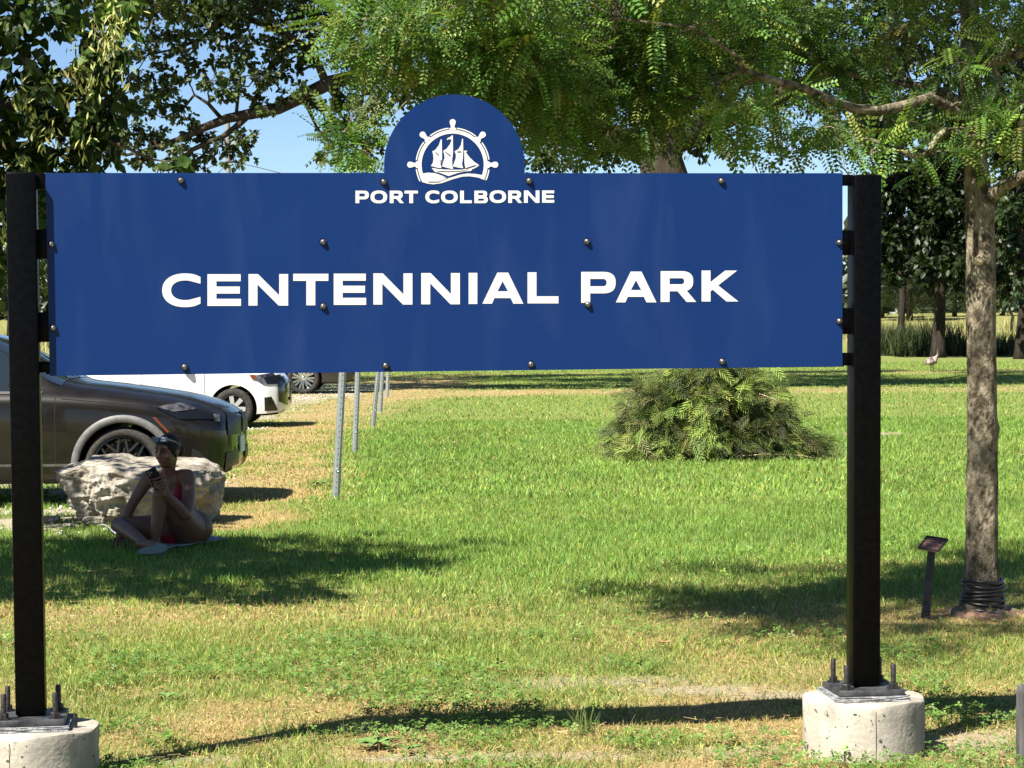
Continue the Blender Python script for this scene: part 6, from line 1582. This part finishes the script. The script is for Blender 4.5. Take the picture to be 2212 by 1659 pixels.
# sunglasses pushed up
m_lens = mat('blue_grey_lens', (.09, .12, .18), rough=.12, spec=.8); m_frame = mat('pale_frame', (.16, .16, .17), rough=.35)
bm = bmesh.new()
for s_ in (-1, 1):
    box(bm, hp(s_ * .033, -.072, .098), (.026, .005, .018), Hm @ Matrix.Rotation(RAD(-35), 3, 'X'))
fixn(bm); bevel(bm, .004, 2)
sg = link('sunglasses', bm_mesh('sunglasses', bm), m_lens, person)
bm = bmesh.new()
for s_ in (-1, 1):
    tube(bm, [hp(s_ * .062, -.068, .100), hp(s_ * .080, -.01, .075), hp(s_ * .084, .05, .04)], .005, 6)
    fr = [hp(s_ * .033 + i * .028, -.074 - (.012 if j > 0 else -.012), .098 + j * .018) for i, j in ((-1, -1), (1, -1), (1, 1), (-1, 1))]
    for i in range(4): tube(bm, [fr[i], fr[(i + 1) % 4]], .0028, 5)
o = link('sunglass_frame', bm_mesh('sunglass_frame', bm), m_frame, sg)
# sandals
m_sandal = mat('sage_sandal', rough=.7, build=lambda nt, b: noise_mix(nt, b, (.12, .165, .145), (.16, .205, .175), 30))
sc = pp(1240, 1462, 15.40); e1 = (pp(1400, 1440, 15.40) - pp(1080, 1490, 15.46)).normalized(); nrm_ = Vector((.10, -.72, -.05)); nrm_ = Vector((.05, -.9, .30)); nrm_ = (nrm_ - e1 * nrm_.dot(e1)).normalized(); e2 = nrm_.cross(e1)
e2 = e2 if e2.z > 0 else -e2
def sole_pts(k):
    pts = []
    for i in range(36):
        t = 2 * PI * i / 36; x = .112 * math.cos(t); wv = .038 + .010 * math.cos(t) - .008 * math.cos(2 * t + PI) ; pts.append((x, wv * math.sin(t)))
    return pts
V, F_ = [], []; sp_ = sole_pts(0); n = len(sp_)
for off, scl in ((.010, .96), (.006, 1.0), (-.010, 1.0), (-.014, .96)):
    V += [sc + e1 * (x * scl) + e2 * (y * scl) + nrm_ * off for x, y in sp_]
F_ = [tuple(range(n))[::-1], tuple(range(3 * n, 4 * n))] + [(r * n + i, r * n + (i + 1) % n, (r + 1) * n + (i + 1) % n, (r + 1) * n + i) for r in range(3) for i in range(n)]
me = mesh('sandal', V, F_, True, 40)
mz = min(v.co.z for v in me.vertices)
if mz < .004:
    for v in me.vertices: v.co.z += .004 - mz
sd_ = link('sandal', me, m_sandal, person)
bm = bmesh.new(); mid = sc - nrm_ * .02
arcp = [mid + e1 * .03 + e2 * .045, mid + e1 * .03 - nrm_ * .045 + e2 * .02, mid + e1 * .03 - nrm_ * .05 - e2 * .015, mid + e1 * .03 - e2 * .042]
tube(bm, arcp, [.014, .016, .016, .014], 8); link('sandal_strap', smooth(bm_mesh('sandal_strap', bm)), m_sandal, sd_)
# phone
m_phone = mat('black_phone_case', (.003, .003, .0035), rough=.4, spec=.15)
M3 = Matrix((phx, phy, phn)).transposed()
ph = thing('phone', tuple(PHC), 'black mobile phone held upright in the hand of the seated person', 'phone')
bm = bmesh.new(); box(bm, PHC, (.0375, .074, .0045), M3); fixn(bm); bevel(bm, .0035, 3); link('phone_case', bm_mesh('phone_case', bm, True, 40), m_phone, ph)
m_cam = mat('camera_glass', (.03, .03, .035), rough=.1, spec=.8)
for dx, dy in ((-.022, .056), (-.022, .036), (-.004, .046)):
    bm = bmesh.new(); lathe(bm, [(0, .0065), (.0075, .0065), (.0085, .005), (.0085, .003)], 14, PHC + phx * dx + phy * dy, M3); link('camera_lens', smooth(bm_mesh('camera_lens', bm), 40), m_cam, ph)
# towel
tw = [G(213, 1152), G(352, 1193), G(492, 1171), G(345, 1146)]
NU, NV = 46, 30; V = []
for i in range(NU + 1):
    u = i / NU
    for j in range(NV + 1):
        v = j / NV
        q = (tw[0] * (1 - u) + tw[3] * u) * (1 - v) + (tw[1] * (1 - u) + tw[2] * u) * v
        z = .016 + .012 * fbm(q.x, q.y, .16, 3) + .010 * max(0, math.sin(u * 17 + v * 5)) * .6
        ru = max(0, 1 - u / .22) * max(0, 1 - v / .7); z += .055 * ru * (.5 + .5 * math.sin(v * 14 + u * 20))
        V.append((q.x, q.y, z))
F_ = [(i * (NV + 1) + j, (i + 1) * (NV + 1) + j, (i + 1) * (NV + 1) + j + 1, i * (NV + 1) + j + 1) for i in range(NU) for j in range(NV)]
me = mesh('towel', V, F_, True)
bm = bmesh.new(); bm.from_mesh(me); bmesh.ops.solidify(bm, geom=bm.faces[:], thickness=.006); fixn(bm); bm.to_mesh(me); bm.free(); smooth(me)
m_towel = mat('lavender_towel', rough=.95, spec=.1, build=lambda nt, b: noise_mix(nt, b, (.20, .20, .25), (.30, .30, .35), 12, bump=.6, bdist=.004, bscale=150))
to = link('towel', me, m_towel, origin=tuple(tw[1])); tag(to, 'pale lavender grey towel spread on the grass under the seated person', 'towel')

# ------------------------------------------------------------ lawn: blades, clover, weeds, fallen leaves
def sample(n, d0, d1, mar=.6):
    """points spread evenly over the view wedge between two distances"""
    a_ = .245; w0, w1 = a_ * d0 + mar, a_ * d1 + mar
    D = d0 + (d1 - d0) * rng.random(n * 2); keep = rng.random(n * 2) < (a_ * D + mar) / w1; D = D[keep][:n]
    X = (rng.random(len(D)) * 2 - 1) * (a_ * D + mar)
    return X, D
_posts = [(p[1].x, p[1].y, .225) for p in posts]
def grass(name, n, d0, d1, hmin, hmax, w0, w1, label, lean=.5, simple=True):
    X, Y = sample(n, d0, d1)
    dry, bare, gr = fields(X, Y)
    keep = rng.random(len(X)) > np.clip(bare * 1.25 + gr * 1.05 - .06, 0, .985)
    for px_, py_, r_ in _posts: keep &= (X - px_) ** 2 + (Y - py_) ** 2 > r_ ** 2
    keep &= ~((X > rx0 + .06) & (X < rx1 - .06) & (Y > rb.y + .12) & (Y < rb.y + .7))
    X, Y, dry, bare = X[keep], Y[keep], dry[keep], bare[keep]; n = len(X)
    isdry = rng.random(n) < np.clip(dry * 1.05 - .02, .04, .97)
    tone = fbm(X, Y, .55, 31); tone2 = fbm(X, Y, 2.2, 41)
    g = np.array([.155, .255, .055])[None] * (1 - tone2[:, None]) + np.array([.225, .305, .072])[None] * tone2[:, None]
    fr_ = sst(11.5, 15.5, Y)[:, None]; g = g * (1 - fr_) + g * np.array([.92, 1.06, .92])[None] * fr_
    g = g * (.72 + .56 * tone[:, None]) * (1 + rng.normal(0, .2, (n, 1)))
    pale = rng.random(n) < .10; g[pale] = g[pale] * 1.35 + .03
    dk_ = rng.random(n) < .14; g[dk_] = g[dk_] * .62
    yel = rng.random(n) < .16 + .25 * dry; g[yel] = g[yel] * np.array([1.55, 1.2, 1.0])
    dcol = np.array([[.46, .345, .14], [.55, .43, .19], [.38, .28, .11]])[rng.integers(0, 3, n)] * (1 + rng.normal(0, .16, (n, 1)))
    col = np.where(isdry[:, None], dcol, g); col = np.clip(col, .01, .8)
    h = rng.uniform(hmin, hmax, n) * (.65 + .7 * fbm(X, Y, .3, 51)) * np.where(isdry, .62, 1.0) * (1 - .35 * np.clip(dry, 0, 1))
    wd = rng.uniform(w0, w1, n)
    return blades(name, X, Y, ter(X, Y) - .006, h, wd, col, m_grass, lean, label, simple)
grass('lawn_blades', 150000, 7.0, 12.0, .030, .062, .0030, .0058, 'short grass in the foreground', .62, False)
grass('lawn_blades', 170000, 12.0, 20.0, .032, .068, .0045, .008, 'short grass of the middle lawn', .5)
grass('lawn_blades', 170000, 20.0, 36.0, .04, .08, .008, .015, 'short grass of the farther lawn', .5)
grass('lawn_blades', 110000, 36.0, 80.0, .035, .075, .011, .021, 'short grass of the distant lawn', .5)
# clover and broad weeds
CL3 = []
v3, f3 = [], []
for k in range(3):
    a_ = k * 2 * PI / 3; b0 = len(v3); c, s_ = math.cos(a_), math.sin(a_)
    R2 = lambda x, y, z: (x * c - y * s_, x * s_ + y * c, z)
    v3 += [R2(0, 0, 0), R2(-.34, .52, .10), R2(-.20, .90, .06), R2(.20, .90, .06), R2(.34, .52, .10)]
    f3 += [(b0, b0 + 2, b0 + 1), (b0, b0 + 3, b0 + 2), (b0, b0 + 4, b0 + 3)]
X, Y = sample(60000, 7.2, 11.5); pn = fbm(X, Y, .7, 61) + .5 * fbm(X, Y, .18, 67); dr_, ba_, _ = fields(X, Y)
k_ = (pn > .80) & (rng.random(len(X)) < .62) & (ba_ < .35)
for px_, py_, r_ in _posts: k_ &= (X - px_) ** 2 + (Y - py_) ** 2 > r_ ** 2
X, Y = X[k_], Y[k_]; n = len(X)
up = np.array([-.2, -.25, 1.0]) + rng.normal(0, .35, (n, 3)); d = rdir(n); d[:, 2] *= .2
me = inst_mesh('clover', v3, f3, rot_frames(d, up), np.stack([X, Y, rng.uniform(.02, .055, n)], -1), rng.uniform(.009, .019, n), jit_cols([(.10, .19, .035), (.14, .23, .05), (.17, .25, .07), (.08, .16, .03)], n))
tag(link('clover', me, m_grass), 'clover spreading through the foreground grass', None, None, 'stuff')
X, Y = sample(9000, 11, 26); pn = fbm(X, Y, 1.1, 71); k_ = pn > .56; X, Y = X[k_], Y[k_]; n = len(X)
up = np.array([-.2, -.3, 1.0]) + rng.normal(0, .4, (n, 3)); d = rdir(n); d[:, 2] *= .2
me = inst_mesh('broad_weeds', v3, f3, rot_frames(d, up), np.stack([X, Y, rng.uniform(.025, .06, n)], -1), rng.uniform(.012, .026, n), jit_cols([(.13, .22, .04), (.17, .26, .055), (.20, .25, .07)], n))
tag(link('broad_weeds', me, m_grass), 'broad leaved weeds scattered over the lawn', None, None, 'stuff')
# straw litter lying flat
X, Y = sample(70000, 7.2, 13); dr_, ba_, _ = fields(X, Y); k_ = rng.random(len(X)) < dr_ * .55 + ba_ * .3; X, Y = X[k_], Y[k_]
k_ = np.ones(len(X), bool)
for px_, py_, r_ in _posts: k_ &= (X - px_) ** 2 + (Y - py_) ** 2 > r_ ** 2
X, Y = X[k_], Y[k_]; n = len(X); d = rdir(n); d[:, 2] = rng.uniform(-.02, .25, n)
me = inst_mesh('straw', [(-.5, 0, 0), (.5, 0, 0), (.3, 1, .0), (-.3, 1, .0)], [(0, 1, 2, 3)], rot_frames(d, np.array([0, 0, 1.0]) + rng.normal(0, .4, (n, 3))), np.stack([X, Y, rng.uniform(.001, .02, n)], -1), np.stack([rng.uniform(.002, .004, n), rng.uniform(.02, .06, n), np.ones(n)], -1), jit_cols([(.40, .30, .14), (.50, .40, .20), (.30, .21, .10), (.36, .24, .13)], n))
tag(link('straw', me, m_grass), 'dead straw lying in the foreground', None, None, 'stuff')
# gravel
bm = bmesh.new(); bmesh.ops.create_icosphere(bm, subdivisions=1, radius=1); tv = [tuple(v.co * (1 + .25 * (random.random() - .5))) for v in bm.verts]; tf = [tuple(v.index for v in f.verts) for f in bm.faces]; bm.free()
X, Y = sample(60000, 16.5, 58); _, ba_, g_ = fields(X, Y); k_ = rng.random(len(X)) < g_ * .9; X, Y = X[k_][:5000], Y[k_][:5000]; n = len(X)
Rm = rot_frames(rdir(n), rdir(n)); sz = rng.uniform(.008, .022, n)
me = inst_mesh('gravel', tv, tf, Rm, np.stack([X, Y, sz * .3], -1), np.stack([sz, sz, sz * .7], -1), jit_cols([(.42, .38, .32), (.55, .51, .44), (.30, .27, .23)], n))
m_peb = mat('pebble', rough=.9); _a = m_peb.node_tree.nodes.new('ShaderNodeAttribute'); _a.attribute_name = 'Col'; m_peb.node_tree.links.new(_a.outputs['Color'], m_peb.node_tree.nodes['Principled BSDF'].inputs['Base Color'])
tag(link('gravel', me, m_peb), 'loose pale gravel of the parking strip', None, None, 'stuff')
# individual weeds and tufts
def rosette(label, x, y, r, nl):
    g = G(x, y); t = thing('plantain_weed', (g.x, g.y, 0), label, 'weed')
    m_w = bpy.data.materials.get('weed_leaf') or mat('weed_leaf', (.13, .21, .055), rough=.5)
    for k in range(nl):
        th = k * 2.4 + rng.uniform(-.3, .3); L = r * rng.uniform(.65, 1.1); o = Vector((math.cos(th), math.sin(th), 0)); sd = Vector((-o.y, o.x, 0)); V = []
        for i in range(6):
            f = i / 5; ww = L * .15 * math.sin(PI * min(1, f * .93 + .05)); p = Vector((g.x, g.y, .012)) + o * (L * f) + Vector((0, 0, L * (.55 * f - .42 * f * f)))
            V += [p - sd * ww + Vector((0, 0, ww * .4)), p, p + sd * ww + Vector((0, 0, ww * .4))]
        F_ = [(i * 3 + j, i * 3 + j + 1, i * 3 + j + 4, i * 3 + j + 3) for i in range(5) for j in range(2)]
        link('leaf', mesh('leaf', V, F_, True), m_w, t)
rosette('star shaped plantain weed in front of the sign shadow', 808, 1617, .11, 13)
rosette('small plantain rosette beside the star shaped weed', 885, 1626, .07, 9)
rosette('plantain weed close to the foot of the first steel post', 690, 1050, .16, 9)
rosette('low plantain weed in the grass close to the boulder side footing', 362, 1512, .07, 9)
def tuft(label, x, y, h, nb):
    g = G(x, y); t = thing('grass_tuft', (g.x, g.y, 0), label, 'grass tuft')
    X = g.x + rng.normal(0, h * .18, nb); Y = g.y + rng.normal(0, h * .10, nb)
    d = np.stack([rng.normal(0, .38, nb), rng.normal(0, .38, nb), np.ones(nb)], -1)
    me = inst_mesh('tuft_blades', [(-.5, 0, 0), (.5, 0, 0), (.34, .55, .05), (-.34, .55, .05), (0, 1, .25)], [(0, 1, 2), (0, 2, 3), (3, 2, 4)], rot_frames(d, rdir(nb)), np.stack([X, Y, np.zeros(nb)], -1), np.stack([rng.uniform(.0025, .004, nb), rng.uniform(.5, 1.0, nb) * h, np.full(nb, h)], -1), jit_cols([(.12, .19, .05), (.20, .24, .08), (.16, .22, .06)], nb))
    tag(link('tuft_blades', me, m_grass, t), kind='stuff')
tuft('tall tuft of grass catching light in front of the sign shadow', 1262, 1585, .13, 60)
tuft('long grass tuft against the base of the plaque side footing', 1780, 1555, .11, 40)
tuft('small grass tuft by the plantain weeds', 765, 1592, .10, 26)
tuft('wispy grass tuft between the timber stump and footing', 2085, 1560, .11, 30)
# fallen leaves
m_fl = [mat('fallen_leaf_brown', (.18, .085, .035), rough=.8), mat('fallen_leaf_tan', (.30, .18, .08), rough=.8)]
for i, (x, y, s_, lab) in enumerate(((713, 1468, .055, 'curled brown fallen leaf on the green foreground grass'), (1436, 1407, .06, 'tan fallen leaf lying flat beyond the bare patches'), (1060, 1465, .03, 'small pale fallen leaf left of the bare soil'), (690, 1562, .05, 'orange tan fallen leaf at the tip of the sign shadow'))):
    g = G(x, y); s_ *= .62; bm = bmesh.new(); n_ = 18; a0 = rng.uniform(0, 6)
    c = bm.verts.new((g.x, g.y, .040)); ring = []
    for k in range(n_):
        t_ = 2 * PI * k / n_; r_ = s_ * (.78 + .22 * math.cos(5 * t_)); e_x, e_y = r_ * math.cos(t_), r_ * .6 * math.sin(t_)
        ring.append(bm.verts.new((g.x + e_x * math.cos(a0) - e_y * math.sin(a0), g.y + e_x * math.sin(a0) + e_y * math.cos(a0), .040 + .35 * abs(e_y) + .25 * e_x * e_x / s_ + .004 * rng.random())))
    for k in range(n_): bm.faces.new((c, ring[k], ring[(k + 1) % n_]))
    o = link('fallen_leaf', bm_mesh('fallen_leaf', bm), m_fl[(i + 0) % 2], origin=(g.x, g.y, 0)); tag(o, lab, 'leaf', 'fallen leaves on the lawn')
